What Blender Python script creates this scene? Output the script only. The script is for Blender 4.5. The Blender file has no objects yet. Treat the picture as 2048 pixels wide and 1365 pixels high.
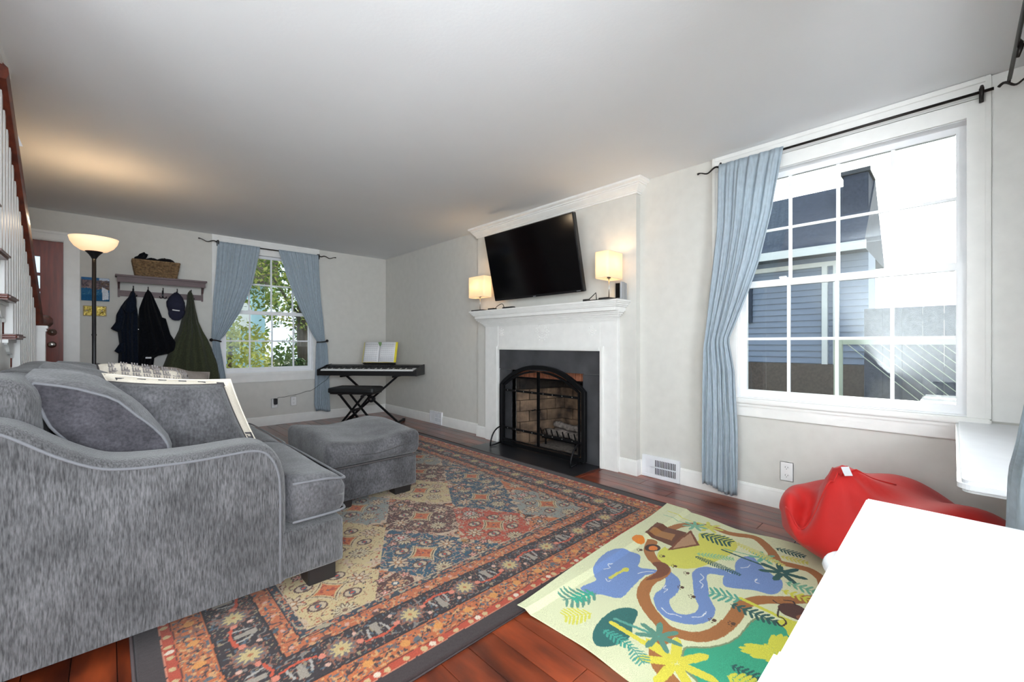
import bpy, bmesh, math, random
import numpy as np
from mathutils import Vector, Matrix, noise
R = math.radians
C = bpy.context.scene.collection
scene = bpy.context.scene
random.seed(7)

# ---------------------------------------------------------------- camera
YAW = 43.65
cam_d = bpy.data.cameras.new('camera'); cam = bpy.data.objects.new('camera', cam_d); C.objects.link(cam)
cam.location = (0, 0, 1.09)
cam.rotation_euler = (R(90), 0, -R(YAW))
cam_d.sensor_width = 36.0
cam_d.lens = 843.3 / 2048 * 36.0
cam_d.shift_y = 5.3 / 2048
cam_d.clip_start = 0.02
scene.camera = cam

# ---------------------------------------------------------------- world, sun, exposure
SUN = Vector((1.448, -0.003, 0.509)).normalized()
w = bpy.data.worlds.new('sky'); scene.world = w; w.use_nodes = True
nt = w.node_tree; nt.nodes.clear()
out = nt.nodes.new('ShaderNodeOutputWorld'); bg = nt.nodes.new('ShaderNodeBackground')
tc = nt.nodes.new('ShaderNodeTexCoord')
dot = nt.nodes.new('ShaderNodeVectorMath'); dot.operation = 'DOT_PRODUCT'
nt.links.new(tc.outputs['Generated'], dot.inputs[0]); dot.inputs[1].default_value = SUN
ramp = nt.nodes.new('ShaderNodeValToRGB'); nt.links.new(dot.outputs['Value'], ramp.inputs[0])
ramp.color_ramp.elements[0].position = 0.0; ramp.color_ramp.elements[0].color = (0.62, 0.78, 1.0, 1)
ramp.color_ramp.elements[1].position = 0.98; ramp.color_ramp.elements[1].color = (4.5, 4.4, 4.2, 1)
e = ramp.color_ramp.elements.new(0.75); e.color = (1.3, 1.4, 1.5, 1)
nt.links.new(ramp.outputs[0], bg.inputs[0]); bg.inputs[1].default_value = 0.48
nt.links.new(bg.outputs[0], out.inputs[0])

def light(name, kind, loc, energy, color=(1, 1, 1), size=None, rot=None, size_y=None):
    d = bpy.data.lights.new(name, kind); d.energy = energy; d.color = color
    if kind == 'AREA':
        d.size = size
        if size_y: d.shape = 'RECTANGLE'; d.size_y = size_y
    elif kind == 'POINT' and size: d.shadow_soft_size = size
    o = bpy.data.objects.new(name, d); o.location = loc
    if rot is not None: o.rotation_euler = rot
    C.objects.link(o); return o
sun = light('sun', 'SUN', (8, 0, 5), 1.6, (1, 0.95, 0.88))
sun.data.angle = R(0.6)
sun.rotation_euler = SUN.to_track_quat('Z', 'Y').to_euler()
# added unseen fill light behind the camera, brightening the whole room
light('adjoining_room_daylight', 'AREA', (-0.55, -1.6, 1.45), 84, (0.87, 0.94, 1.0), 2.6, (R(99), 0, R(-28)), 1.9)
# added upward fill light beside the camera, brightening the ceiling
light('bounce_flash', 'AREA', (-0.5, 0.4, 1.3), 64, (0.83, 0.915, 1.0), 1.7, (R(180 + 56), 0, R(-YAW)), 1.5)
light('stairwell_fill', 'AREA', (-0.9, 2.6, 4.3), 2, (0.95, 0.97, 1.0), 0.8, (0, 0, 0), 3.0)  # added fill light in the stair shaft, no source known there
vs = scene.view_settings
vs.view_transform = 'Standard'; vs.look = 'None'; vs.gamma = 1.0; vs.use_curve_mapping = False
vs.exposure = 1.8
scene.cycles.max_bounces = 8; scene.cycles.transparent_max_bounces = 12
scene.cycles.caustics_reflective = False; scene.cycles.caustics_refractive = False

# ---------------------------------------------------------------- materials
def lin(c):
    return tuple(((v / 255) / 12.92 if v / 255 <= 0.04045 else ((v / 255 + 0.055) / 1.055) ** 2.4) for v in c)
def mat(name, col, rough=0.6, metal=0.0, noise_s=None, noise_a=0.12, bump=0.0, bump_s=None, sheen=0.0, spec=0.5, coat=0.0,
        stretch=(1, 1, 1), emis=None, emis_s=0.0, transl=0.0, col2=None, detail=4, rnd=0.0, big=None):
    m = bpy.data.materials.new(name); m.use_nodes = True; n = m.node_tree; b = n.nodes['Principled BSDF']
    c = lin(col) + (1,)
    b.inputs['Base Color'].default_value = c; b.inputs['Roughness'].default_value = rough
    b.inputs['Metallic'].default_value = metal; b.inputs['Specular IOR Level'].default_value = spec
    b.inputs['Sheen Weight'].default_value = sheen; b.inputs['Coat Weight'].default_value = coat
    b.inputs['Coat Roughness'].default_value = 0.15
    tcn = n.nodes.new('ShaderNodeTexCoord'); mp = n.nodes.new('ShaderNodeMapping'); mp.inputs['Scale'].default_value = stretch
    n.links.new(tcn.outputs['Object'], mp.inputs[0])
    last = None
    ns = noise_s or 12.0
    t = n.nodes.new('ShaderNodeTexNoise'); t.inputs['Scale'].default_value = ns; t.inputs['Detail'].default_value = detail
    n.links.new(mp.outputs[0], t.inputs['Vector'])
    r = n.nodes.new('ShaderNodeValToRGB')
    k = noise_a if noise_s else 0.03
    c2 = lin(col2) if col2 else None
    r.color_ramp.elements[0].position = 0.3; r.color_ramp.elements[1].position = 0.7
    r.color_ramp.elements[0].color = (c2 + (1,)) if c2 else tuple(v * (1 - k) for v in c[:3]) + (1,)
    r.color_ramp.elements[1].color = c if c2 else tuple(min(1, v * (1 + k)) for v in c[:3]) + (1,)
    n.links.new(t.outputs['Fac'], r.inputs[0]); last = r.outputs[0]
    if rnd:
        oi = n.nodes.new('ShaderNodeObjectInfo'); hs = n.nodes.new('ShaderNodeHueSaturation')
        mr = n.nodes.new('ShaderNodeMapRange'); mr.inputs[3].default_value = 1 - rnd; mr.inputs[4].default_value = 1 + rnd
        n.links.new(oi.outputs['Random'], mr.inputs[0]); n.links.new(mr.outputs[0], hs.inputs['Value'])
        n.links.new(last, hs.inputs['Color']); last = hs.outputs[0]
    if big:
        t3 = n.nodes.new('ShaderNodeTexNoise'); t3.inputs['Scale'].default_value = big[0]; t3.inputs['Detail'].default_value = 3
        n.links.new(tcn.outputs['Object'], t3.inputs['Vector']); hs3 = n.nodes.new('ShaderNodeHueSaturation'); mr3 = n.nodes.new('ShaderNodeMapRange')
        mr3.inputs[1].default_value = .35; mr3.inputs[2].default_value = .65; mr3.inputs[3].default_value = 1 - big[1]; mr3.inputs[4].default_value = 1 + big[1]
        n.links.new(t3.outputs['Fac'], mr3.inputs[0]); n.links.new(mr3.outputs[0], hs3.inputs['Value']); n.links.new(last, hs3.inputs['Color']); last = hs3.outputs[0]
    n.links.new(last, b.inputs['Base Color'])
    if bump:
        t2 = n.nodes.new('ShaderNodeTexNoise'); t2.inputs['Scale'].default_value = bump_s or 80; t2.inputs['Detail'].default_value = 5
        n.links.new(mp.outputs[0], t2.inputs['Vector'])
        bn = n.nodes.new('ShaderNodeBump'); bn.inputs['Strength'].default_value = bump; bn.inputs['Distance'].default_value = 0.01
        n.links.new(t2.outputs['Fac'], bn.inputs['Height']); n.links.new(bn.outputs[0], b.inputs['Normal'])
    if emis:
        b.inputs['Emission Color'].default_value = lin(emis) + (1,); b.inputs['Emission Strength'].default_value = emis_s
    if transl:
        o = n.nodes['Material Output']; tr = n.nodes.new('ShaderNodeBsdfTranslucent'); mx = n.nodes.new('ShaderNodeMixShader')
        n.links.new(last, tr.inputs[0]); mx.inputs[0].default_value = transl
        n.links.new(b.outputs[0], mx.inputs[1]); n.links.new(tr.outputs[0], mx.inputs[2]); n.links.new(mx.outputs[0], o.inputs[0])
    return m
def glass_mat(name, tint=(0.94, 0.98, 0.97), refl=0.015, rough=0.0):
    m = bpy.data.materials.new(name); m.use_nodes = True; n = m.node_tree; n.nodes.clear()
    o = n.nodes.new('ShaderNodeOutputMaterial'); t = n.nodes.new('ShaderNodeBsdfTransparent'); g = n.nodes.new('ShaderNodeBsdfGlossy')
    fr = n.nodes.new('ShaderNodeFresnel'); fr.inputs[0].default_value = 1.45
    ad = n.nodes.new('ShaderNodeMath'); ad.operation = 'ADD'; ad.inputs[1].default_value = refl
    t.inputs[0].default_value = tint + (1,); g.inputs['Roughness'].default_value = rough
    mx = n.nodes.new('ShaderNodeMixShader'); n.links.new(fr.outputs[0], ad.inputs[0]); n.links.new(ad.outputs[0], mx.inputs[0])
    n.links.new(t.outputs[0], mx.inputs[1]); n.links.new(g.outputs[0], mx.inputs[2]); n.links.new(mx.outputs[0], o.inputs[0])
    return m
def attr_mat(name, rough=0.9, fuzz=600):
    m = bpy.data.materials.new(name); m.use_nodes = True; n = m.node_tree; b = n.nodes['Principled BSDF']
    a = n.nodes.new('ShaderNodeVertexColor'); a.layer_name = 'pattern'
    t = n.nodes.new('ShaderNodeTexNoise'); t.inputs['Scale'].default_value = fuzz; tcn = n.nodes.new('ShaderNodeTexCoord')
    n.links.new(tcn.outputs['Object'], t.inputs['Vector'])
    hs = n.nodes.new('ShaderNodeHueSaturation'); mr = n.nodes.new('ShaderNodeMapRange')
    mr.inputs[1].default_value = 0.3; mr.inputs[2].default_value = 0.7; mr.inputs[3].default_value = 0.72; mr.inputs[4].default_value = 1.28
    n.links.new(t.outputs['Fac'], mr.inputs[0]); n.links.new(mr.outputs[0], hs.inputs['Value'])
    n.links.new(a.outputs[0], hs.inputs['Color']); n.links.new(hs.outputs[0], b.inputs['Base Color'])
    b.inputs['Roughness'].default_value = rough; b.inputs['Sheen Weight'].default_value = 0.15; b.inputs['Specular IOR Level'].default_value = 0.15
    return m
M = dict(
    wall=mat('wall_paint', (210, 208, 202), 0.75, bump=0.04, bump_s=220),
    ceil=mat('ceiling_paint', (232, 234, 236), 0.85, noise_s=1.3, noise_a=0.02, bump=0.06, bump_s=60),
    trim=mat('white_trim_paint', (236, 235, 232), 0.35, bump=0.01),
    vinyl=mat('white_vinyl', (240, 241, 243), 0.3),
    plank=mat('stained_maple_plank', (138, 60, 31), 0.28, noise_s=3.5, col2=(64, 28, 19), stretch=(3.5, 0.9, 1), bump=0.02, bump_s=40, coat=0.35, rnd=0.3, detail=7),
    sub=mat('subfloor', (50, 28, 20), 0.8),
    sofa=mat('grey_chenille', (72, 71, 72), 0.85, noise_s=210, noise_a=0.55, bump=0.4, bump_s=200, sheen=0.3, spec=0.12, stretch=(1.2, 1.2, 0.17), detail=4, big=(6, .2)),
    sofa_flat=mat('grey_velour', (76, 75, 77), 0.85, noise_s=110, noise_a=0.35, bump=0.3, bump_s=160, sheen=0.25, spec=0.12, detail=4, stretch=(1, .6, .6), big=(8, .3)),
    sofa_dark=mat('grey_velour_gusset', (58, 56, 60), 0.9, noise_s=110, noise_a=0.3, big=(9, .25), bump=0.3, bump_s=120, sheen=0.12, spec=0.1, detail=6),
    piping=mat('grey_piping', (92, 92, 96), 0.8, sheen=0.2),
    pdark=mat('dark_piping', (62, 58, 58), 0.8),
    block=mat('black_wood', (26, 23, 23), 0.45),
    cream=mat('cream_linen', (218, 208, 192), 0.9, noise_s=200, noise_a=0.08, bump=0.1, bump_s=300),
    taupe=mat('taupe_cloth', (130, 121, 114), 0.9, noise_s=150, noise_a=0.12),
    keyl=mat('soft_grey_print', (146, 140, 138), 0.9),
    key=mat('charcoal_print', (78, 76, 78), 0.9),
    curt=mat('blue_sheer_cotton', (184, 197, 207), 0.9, noise_s=60, noise_a=0.09, bump=0.12, bump_s=260, transl=0.28, stretch=(1, 1, 0.4)),
    iron=mat('black_iron', (22, 23, 25), 0.42, metal=0.5, spec=0.4),
    rod=mat('dark_bronze_rod', (40, 36, 34), 0.4, metal=0.6),
    slate=mat('dark_slate', (66, 66, 69), 0.5, noise_s=5, noise_a=0.3, bump=0.05, bump_s=60, detail=8),
    hearth=mat('hearth_slate', (38, 38, 41), 0.32, noise_s=6, noise_a=0.25, bump=0.03),
    fire=mat('sooty_firebrick', (168, 138, 112), 0.9, noise_s=7, col2=(66, 54, 48), bump=0.2, bump_s=60, rnd=0.22, detail=8),
    mortar=mat('dark_mortar', (62, 56, 50), 0.95, noise_s=20, noise_a=0.3),
    redbrick=mat('red_brick', (150, 92, 66), 0.9, noise_s=30, noise_a=0.25, bump=0.2, rnd=0.1),
    soot=mat('soot', (18, 17, 17), 0.95),
    log=mat('charred_bark', (140, 130, 124), 0.95, noise_s=25, noise_a=0.5, bump=0.7, bump_s=40),
    ash=mat('grey_ash', (120, 112, 106), 0.95, noise_s=40, noise_a=0.3, bump=0.4),
    steel=mat('brushed_nickel', (190, 188, 184), 0.28, metal=1.0),
    silver=mat('silver_plastic', (176, 178, 182), 0.3, metal=0.7),
    screen=mat('black_glass', (9, 9, 11), 0.12, spec=0.5),
    bezel=mat('tv_bezel', (28, 28, 30), 0.25),
    shade=mat('cream_lampshade', (238, 222, 196), 0.9, emis=(255, 214, 165), emis_s=0.20, transl=0.3),
    bowl=mat('frosted_glass_bowl', (240, 222, 200), 0.5, emis=(255, 200, 150), emis_s=0.30),
    bulb=mat('bulb', (255, 240, 210), 0.5, emis=(255, 225, 170), emis_s=9.0),
    black=mat('black_plastic', (24, 24, 26), 0.4),
    vinylblack=mat('black_vinyl', (22, 24, 26), 0.5, bump=0.1),
    keys=mat('white_keys', (232, 232, 230), 0.3),
    paper=mat('sheet_paper', (236, 236, 238), 0.8),
    ink=mat('printed_staves', (150, 152, 158), 0.8),
    yellow=mat('yellow_cover', (236, 220, 60), 0.6),
    green=mat('green_art', (120, 150, 100), 0.7),
    door=mat('stained_mahogany', (156, 64, 42), 0.38, noise_s=5, col2=(108, 42, 30), stretch=(6, 6, 0.6), bump=0.02, coat=0.2, detail=7),
    rail=mat('cherry_handrail', (120, 52, 30), 0.35, noise_s=8, col2=(78, 34, 22), stretch=(4, 0.7, 4), coat=0.3),
    rack=mat('dark_walnut_rack', (96, 76, 78), 0.5, noise_s=20, noise_a=0.2, stretch=(0.5, 4, 4)),
    navy=mat('navy_cloth', (20, 27, 40), 0.95, noise_s=60, noise_a=0.3, bump=0.3, sheen=0.05, spec=0.1),
    blackc=mat('black_cloth', (15, 17, 22), 0.95, noise_s=60, noise_a=0.3, bump=0.3, sheen=0.04, spec=0.1),
    olive=mat('olive_wool', (66, 70, 52), 0.95, noise_s=90, noise_a=0.22, bump=0.3, sheen=0.1, spec=0.1),
    cap=mat('navy_cotton_cap', (28, 30, 52), 0.9, noise_s=80, noise_a=0.15),
    wicker=mat('woven_seagrass', (158, 128, 92), 0.8, noise_s=55, col2=(92, 70, 48), bump=0.5, bump_s=120),
    gold=mat('gold_relief', (200, 178, 92), 0.3, metal=0.7, noise_s=30, noise_a=0.4, bump=1.0, bump_s=45),
    goldframe=mat('bronze_frame', (96, 82, 52), 0.4, metal=0.5),
    red=mat('red_beanbag_cloth', (204, 30, 26), 0.62, noise_s=4, noise_a=0.06, bump=0.15, bump_s=12, sheen=0.1),
    white=mat('white_laminate', (232, 234, 238), 0.3),
    label=mat('white_label', (225, 226, 230), 0.7),
    outlet=mat('outlet_plastic', (236, 236, 236), 0.35),
    slot=mat('outlet_slot', (60, 58, 56), 0.6),
    ventdark=mat('duct_dark', (40, 38, 36), 0.9),
    glass=glass_mat('window_glass'),
    siding=mat('blue_grey_siding', (140, 150, 170), 0.8),
    roof=mat('dark_shingles', (62, 68, 84), 0.9, noise_s=20, noise_a=0.3, bump=0.4),
    brown=mat('brown_brick', (96, 82, 74), 0.9, noise_s=30, noise_a=0.25),
    lattice=mat('lattice_wood', (170, 178, 160), 0.8),
    leafy=mat('sunlit_leaf', (128, 150, 62), 0.6, noise_s=3, col2=(66, 92, 36), transl=0.4, rnd=0.1),  # sunlit tone put into the leaf colour
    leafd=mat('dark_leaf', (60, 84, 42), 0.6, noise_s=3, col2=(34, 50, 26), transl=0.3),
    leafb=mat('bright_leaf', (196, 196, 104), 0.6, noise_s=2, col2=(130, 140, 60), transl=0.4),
    bark=mat('tree_bark', (84, 74, 64), 0.95, noise_s=12, noise_a=0.3, bump=0.6, stretch=(2, 2, 0.5)),
    lawn=mat('dry_lawn', (136, 126, 96), 0.95, noise_s=2, col2=(84, 84, 62)),
    road=mat('pale_paving', (190, 196, 204), 0.9, noise_s=4),
    paleblue=mat('pale_blue_siding', (170, 205, 216), 0.8),
)
# ---------------------------------------------------------------- builders
ORG = {}
class MB:
    def __init__(s): s.v = []; s.f = []
    def add(s, vs, fs):
        k = len(s.v); s.v += [tuple(v) for v in vs]; s.f += [tuple(i + k for i in f) for f in fs]; return s
    def box(s, x0, x1, y0, y1, z0, z1, mtx=None):
        vs = [(x, y, z) for x in (x0, x1) for y in (y0, y1) for z in (z0, z1)]
        if mtx: vs = [mtx @ Vector(v) for v in vs]
        return s.add(vs, [(0, 1, 3, 2), (4, 6, 7, 5), (0, 4, 5, 1), (2, 3, 7, 6), (0, 2, 6, 4), (1, 5, 7, 3)])
    def bar(s, a, b, w_, h_, up=(0, 0, 1)):
        a = Vector(a); b = Vector(b); d = (b - a).normalized(); up = Vector(up)
        if abs(d.dot(up)) > 0.98: up = Vector((1, 0, 0))
        sx = d.cross(up).normalized(); sz = sx.cross(d)
        vs = [p + sx * i * w_ / 2 + sz * j * h_ / 2 for p in (a, b) for i in (-1, 1) for j in (-1, 1)]
        return s.add(vs, [(0, 1, 3, 2), (4, 6, 7, 5), (0, 4, 5, 1), (2, 3, 7, 6), (0, 2, 6, 4), (1, 5, 7, 3)])
    def tube(s, pts, r, n=8, closed=False, sq=(1, 1)):
        pts = [Vector(p) for p in pts]; m = len(pts); rs = r if isinstance(r, (list, tuple)) else [r] * m
        vs = []; prev = None
        for i, p in enumerate(pts):
            if closed: d = pts[(i + 1) % m] - pts[i - 1]
            else: d = pts[min(i + 1, m - 1)] - pts[max(i - 1, 0)]
            d.normalize()
            if prev is None:
                up = Vector((0, 0, 1)) if abs(d.z) < 0.9 else Vector((1, 0, 0)); sx = d.cross(up).normalized()
            else:
                sx = (prev - d * prev.dot(d)).normalized()
            prev = sx; sy = d.cross(sx)
            for k in range(n):
                t = 2 * math.pi * (k + .5) / n
                vs.append(p + sx * math.cos(t) * rs[i] * sq[0] + sy * math.sin(t) * rs[i] * sq[1])
        fs = []
        for i in range(m if closed else m - 1):
            j = (i + 1) % m
            for k in range(n): fs.append((i * n + k, i * n + (k + 1) % n, j * n + (k + 1) % n, j * n + k))
        if not closed: fs += [tuple(range(n - 1, -1, -1)), tuple(range((m - 1) * n, m * n))]
        return s.add(vs, fs)
    def lathe(s, prof, c=(0, 0, 0), n=24, cap=True):
        vs = [(c[0] + r * math.cos(2 * math.pi * k / n), c[1] + r * math.sin(2 * math.pi * k / n), c[2] + z) for r, z in prof for k in range(n)]
        fs = [(i * n + k, i * n + (k + 1) % n, (i + 1) * n + (k + 1) % n, (i + 1) * n + k) for i in range(len(prof) - 1) for k in range(n)]
        if cap: fs += [tuple(range(n - 1, -1, -1)), tuple(range((len(prof) - 1) * n, len(prof) * n))]
        return s.add(vs, fs)
    def prism(s, poly, axis, a, b):
        """polygon in the two other axes, extruded along axis from a to b"""
        def P(p, t): return (t, p[0], p[1]) if axis == 'x' else (p[0], t, p[1]) if axis == 'y' else (p[0], p[1], t)
        n = len(poly); vs = [P(p, a) for p in poly] + [P(p, b) for p in poly]
        return s.add(vs, [tuple(range(n)), tuple(range(2 * n - 1, n - 1, -1))] + [(i, (i + 1) % n, n + (i + 1) % n, n + i) for i in range(n)])
    def sweep(s, path, prof, closed=False, side=1):
        """profile [(out, z)...] (closed polygon) swept along a 2D path with mitred corners; out goes to the right of travel * side"""
        P = [Vector(p) for p in path]; m = len(P); k = len(prof); vs = []
        for i in range(m):
            if closed or 0 < i < m - 1:
                d0 = (P[i] - P[i - 1]).normalized(); d1 = (P[(i + 1) % m] - P[i]).normalized()
            elif i == 0: d0 = d1 = (P[1] - P[0]).normalized()
            else: d0 = d1 = (P[i] - P[i - 1]).normalized()
            n0 = Vector((d0.y, -d0.x)) * side; n1 = Vector((d1.y, -d1.x)) * side
            nn = (n0 + n1) / max(0.2, (1 + n0.dot(n1)))
            for o_, z in prof: vs.append((P[i].x + nn.x * o_, P[i].y + nn.y * o_, z))
        fs = []
        for i in range(m if closed else m - 1):
            j = (i + 1) % m
            for q in range(k): fs.append((i * k + q, i * k + (q + 1) % k, j * k + (q + 1) % k, j * k + q))
        if not closed: fs += [tuple(range(k - 1, -1, -1)), tuple(range((m - 1) * k, m * k))]
        return s.add(vs, fs)
    def grid(s, rows, close=False):
        n = len(rows[0]); vs = [p for r_ in rows for p in r_]; k0 = len(s.v)
        fs = [(i * n + j, i * n + j + 1, (i + 1) * n + j + 1, (i + 1) * n + j) for i in range(len(rows) - 1) for j in range(n - 1)]
        if close: fs += [(i * n + n - 1, i * n, (i + 1) * n, (i + 1) * n + n - 1) for i in range(len(rows) - 1)]
        return s.add(vs, fs)
    def build(s, name, m, parent=None, bevel=0, seg=2, smooth=False, label=None, stuff=False, solid=0, sub=0, auto=None, **kw):
        me = bpy.data.meshes.new(name)
        if parent is not None: org = ORG.get(parent.name, Vector())
        elif kw.get('local'): org = Vector()
        else:
            a = np.array(s.v); org = Vector(((a[:, 0].min() + a[:, 0].max()) / 2, (a[:, 1].min() + a[:, 1].max()) / 2, a[:, 2].min()))
        me.from_pydata([(v[0] - org[0], v[1] - org[1], v[2] - org[2]) for v in s.v], [], s.f)
        bm = bmesh.new(); bm.from_mesh(me); bmesh.ops.recalc_face_normals(bm, faces=bm.faces)
        if bevel:
            eds = [e_ for e_ in bm.edges if len(e_.link_faces) == 2 and e_.calc_face_angle(0) > 0.6]
            bmesh.ops.bevel(bm, geom=eds, offset=bevel, segments=seg, affect='EDGES', clamp_overlap=True)
        bm.to_mesh(me); bm.free()
        ms = m if isinstance(m, (list, tuple)) else [m]
        for x in ms: me.materials.append(x)
        o = bpy.data.objects.new(name, me); C.objects.link(o)
        if parent is not None:
            o.parent = parent; ORG[o.name] = org
        elif not kw.get('local'):
            o.location = org; ORG[o.name] = org
        else: ORG[o.name] = Vector()
        if smooth:
            me.shade_smooth()
            if auto: me.set_sharp_from_angle(angle=R(auto))
        if solid:
            md = o.modifiers.new('solid', 'SOLIDIFY'); md.thickness = solid; md.offset = 0
        if sub:
            md = o.modifiers.new('sub', 'SUBSURF'); md.levels = sub; md.render_levels = sub
        if label: o['label'] = label
        if stuff: o['kind'] = 'stuff'
        return o
def tag(o, label, cat, group=None, kind=None):
    o['label'] = label
    if cat: o['category'] = cat
    if group: o['group'] = group
    if kind: o['kind'] = kind
    return o
def thing(name, label, cat, loc=(0, 0, 0), rz=0, group=None, local=False):
    o = bpy.data.objects.new(name, None); o.empty_display_size = 0.1; C.objects.link(o)
    o.location = loc; o.rotation_euler = (0, 0, rz)
    ORG[o.name] = Vector() if local else Vector(loc)
    if label: tag(o, label, cat, group)
    return o
def struct(o, label=None):
    o['kind'] = 'structure'
    o['category'] = stem_cat(o.name)
    o['label'] = label or o['category']
    return o
def stem_cat(n):
    n = n.split('.')[0].split('_')[0]
    return {'wall': 'wall', 'floor': 'floor', 'ceiling': 'ceiling', 'window': 'window', 'door': 'door', 'baseboard': 'baseboard', 'trim': 'trim'}.get(n, n)
def part_copy(src, parent, loc):
    o = src.copy(); C.objects.link(o); o.parent = parent; o.location = loc
    ORG[o.name] = ORG.get(src.name, Vector())
    return o
def nz(p, s=1.0, seed=0.0):
    return noise.noise(Vector((p[0] * s + seed, p[1] * s + seed * 1.7, p[2] * s - seed)))
def softbox(x0, x1, y0, y1, z0, z1, r=0.05, n=14, crown=0.0, wr=0.0, ws=6, seed=0, fn=None):
    """a soft-edged upholstered block"""
    h = Vector(((x1 - x0) / 2, (y1 - y0) / 2, (z1 - z0) / 2)); c = Vector(((x0 + x1) / 2, (y0 + y1) / 2, (z0 + z1) / 2))
    r = min(r, h.x * .95, h.y * .95, h.z * .95)
    def sp(t):
        return math.sin(t * math.pi / 2) * .35 + t * .65
    mb = MB(); lut = {}
    def vid(a, b, c_):
        key = (a, b, c_)
        if key not in lut:
            p = Vector([sp(-1 + 2 * q / n) * hh for q, hh in zip(key, h)])
            i = Vector([max(-(hh - r), min(hh - r, q)) for q, hh in zip(p, h)]); d = p - i
            if d.length > 1e-9:
                d = d.normalized() * r
            p = i + d
            u_ = p.x / h.x; v_ = p.y / h.y
            if crown:
                f = max(0, 1 - u_ * u_) * max(0, 1 - v_ * v_)
                p.z += crown * f * (1 if p.z > 0 else -.3)
            if wr:
                nn = nz(p, ws, seed); p += p.normalized() * nn * wr
            q = p + c
            if fn: q = fn(q, u_, v_, p.z / h.z)
            lut[key] = len(mb.v); mb.v.append(tuple(q))
        return lut[key]
    for a in range(n):
        for b in range(n):
            for s_ in (0, n):
                f1 = [(s_, a, b), (s_, a + 1, b), (s_, a + 1, b + 1), (s_, a, b + 1)]
                f2 = [(a, s_, b), (a + 1, s_, b), (a + 1, s_, b + 1), (a, s_, b + 1)]
                f3 = [(a, b, s_), (a + 1, b, s_), (a + 1, b + 1, s_), (a, b + 1, s_)]
                for f in (f1, f2, f3): mb.f.append(tuple(vid(*q) for q in f))
    return mb
def pillow(w_, h_, t_, mtx, n=22, wr=0.012, seed=0, half=0, pinch=0.06):
    """knife-edge cushion; half=1 front shell only, -1 back shell only"""
    mb = MB()
    def side(sg):
        rows = []
        for i in range(n + 1):
            row = []
            for j in range(n + 1):
                u_ = -1 + 2 * i / n; v_ = -1 + 2 * j / n
                u2 = math.sin(u_ * math.pi / 2) * .5 + u_ * .5; v2 = math.sin(v_ * math.pi / 2) * .5 + v_ * .5
                k = ((1 - u2 ** 4) * (1 - v2 ** 4)); k = max(0, k) ** .55
                x = u2 * w_ / 2 * (1 - pinch * (1 - v2 * v2)); z = v2 * h_ / 2 * (1 - pinch * (1 - u2 * u2))
                wv = nz((x, 0, z), 9, seed) * wr * (k ** .5) * (1 + 2 * max(abs(u2), abs(v2)))
                row.append(mtx @ Vector((x, sg * (t_ / 2 * k + wv * min(1, k * 4)), z)))
            rows.append(row)
        mb.grid(rows)
    if half in (0, 1): side(-1)
    if half in (0, -1): side(1)
    return mb
def pose(loc, rx=0, ry=0, rz=0):
    return Matrix.Translation(loc) @ Matrix.Rotation(rz, 4, 'Z') @ Matrix.Rotation(ry, 4, 'Y') @ Matrix.Rotation(rx, 4, 'X')
def weld(o, d=1e-4):
    bm = bmesh.new(); bm.from_mesh(o.data); bmesh.ops.remove_doubles(bm, verts=bm.verts, dist=d); bmesh.ops.recalc_face_normals(bm, faces=bm.faces)
    bm.to_mesh(o.data); bm.free(); return o

XW, YW, HC = 3.21, 6.306, 2.44
XL = -1.35          # stair side wall
YN = -0.27          # wall beside the camera
# ================================================================ SHELL
fl = MB().box(XL, XW + .1, -3.2, YW + .1, -0.06, -0.012).build('floor', M['sub'])
struct(fl, 'dark red-brown hardwood floor of long stained planks')
# planks run along Y
W_ = 0.114
rng = random.Random(3)
pmesh = {}
n_pl = 0
x = XW - W_
row = 0
while x > -0.62:
    y0 = YN if x > 0.6 else -0.1
    y = y0 - rng.uniform(0, .8)
    while y < YW:
        L = rng.choice([0.75, 0.95, 1.2, 1.45])
        a, b = max(y, y0), min(y + L, YW)
        if b - a > 0.08:
            hide = (x > 0.25 and x + W_ < 2.55 and a > 1.45 and b < 4.7)
            if not hide:
                g = .0012
                o = MB().box(x + g, x + W_ - g, a + g, b - g, -0.012, 0.0).build('plank', M['plank'], fl, bevel=.0009, seg=1)
                n_pl += 1
        y += L
    x -= W_; row += 1
print('planks', n_pl)

def struct_box(name, *a, m='wall', label=None):
    return struct(MB().box(*a).build(name, M[m]), label)
# right wall (x = XW) with window hole y -0.035..1.125 (rough opening), z 0.70..2.30
def wall_holes(name, axis, pos, th, a0, a1, z0, z1, holes, m, label):
    mb = MB()
    def bx(p, q, r_, s_):
        if q - p < 1e-4 or s_ - r_ < 1e-4: return
        if axis == 'x': mb.box(pos, pos + th, p, q, r_, s_)
        else: mb.box(p, q, pos, pos + th, r_, s_)
    cur = a0
    for (h0, h1, k0, k1) in sorted(holes):
        bx(cur, h0, z0, z1); bx(h0, h1, z0, k0); bx(h0, h1, k1, z1); cur = h1
    bx(cur, a1, z0, z1)
    return struct(mb.build(name, M[m]), label)
wall_holes('wall_right', 'x', XW, .16, YN, YW + .16, 0, HC, [(-0.05, 1.06, .71, 2.26), (2.34, 3.29, 0, .82)], 'wall', 'warm grey wall with the fireplace and large window')
wall_holes('wall_back', 'y', YW, .16, XL - .1, XW + .16, 0, HC, [(-1.26, -.343, 0, 2.135), (0.995, 2.10, .71, 2.28)], 'wall', 'warm grey wall with the front door and smaller window')
wall_holes('wall_near', 'y', YN - .14, .14, 0.9, XW + .16, 0, HC, [(1.35, 2.5, .8, 2.2)], 'wall', 'grey wall beside the white wall shelf')
struct_box('wall_left', XL - .12, XL, -3.2, YW + .16, 0, 4.4, label='grey wall on the far side of the staircase')
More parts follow.
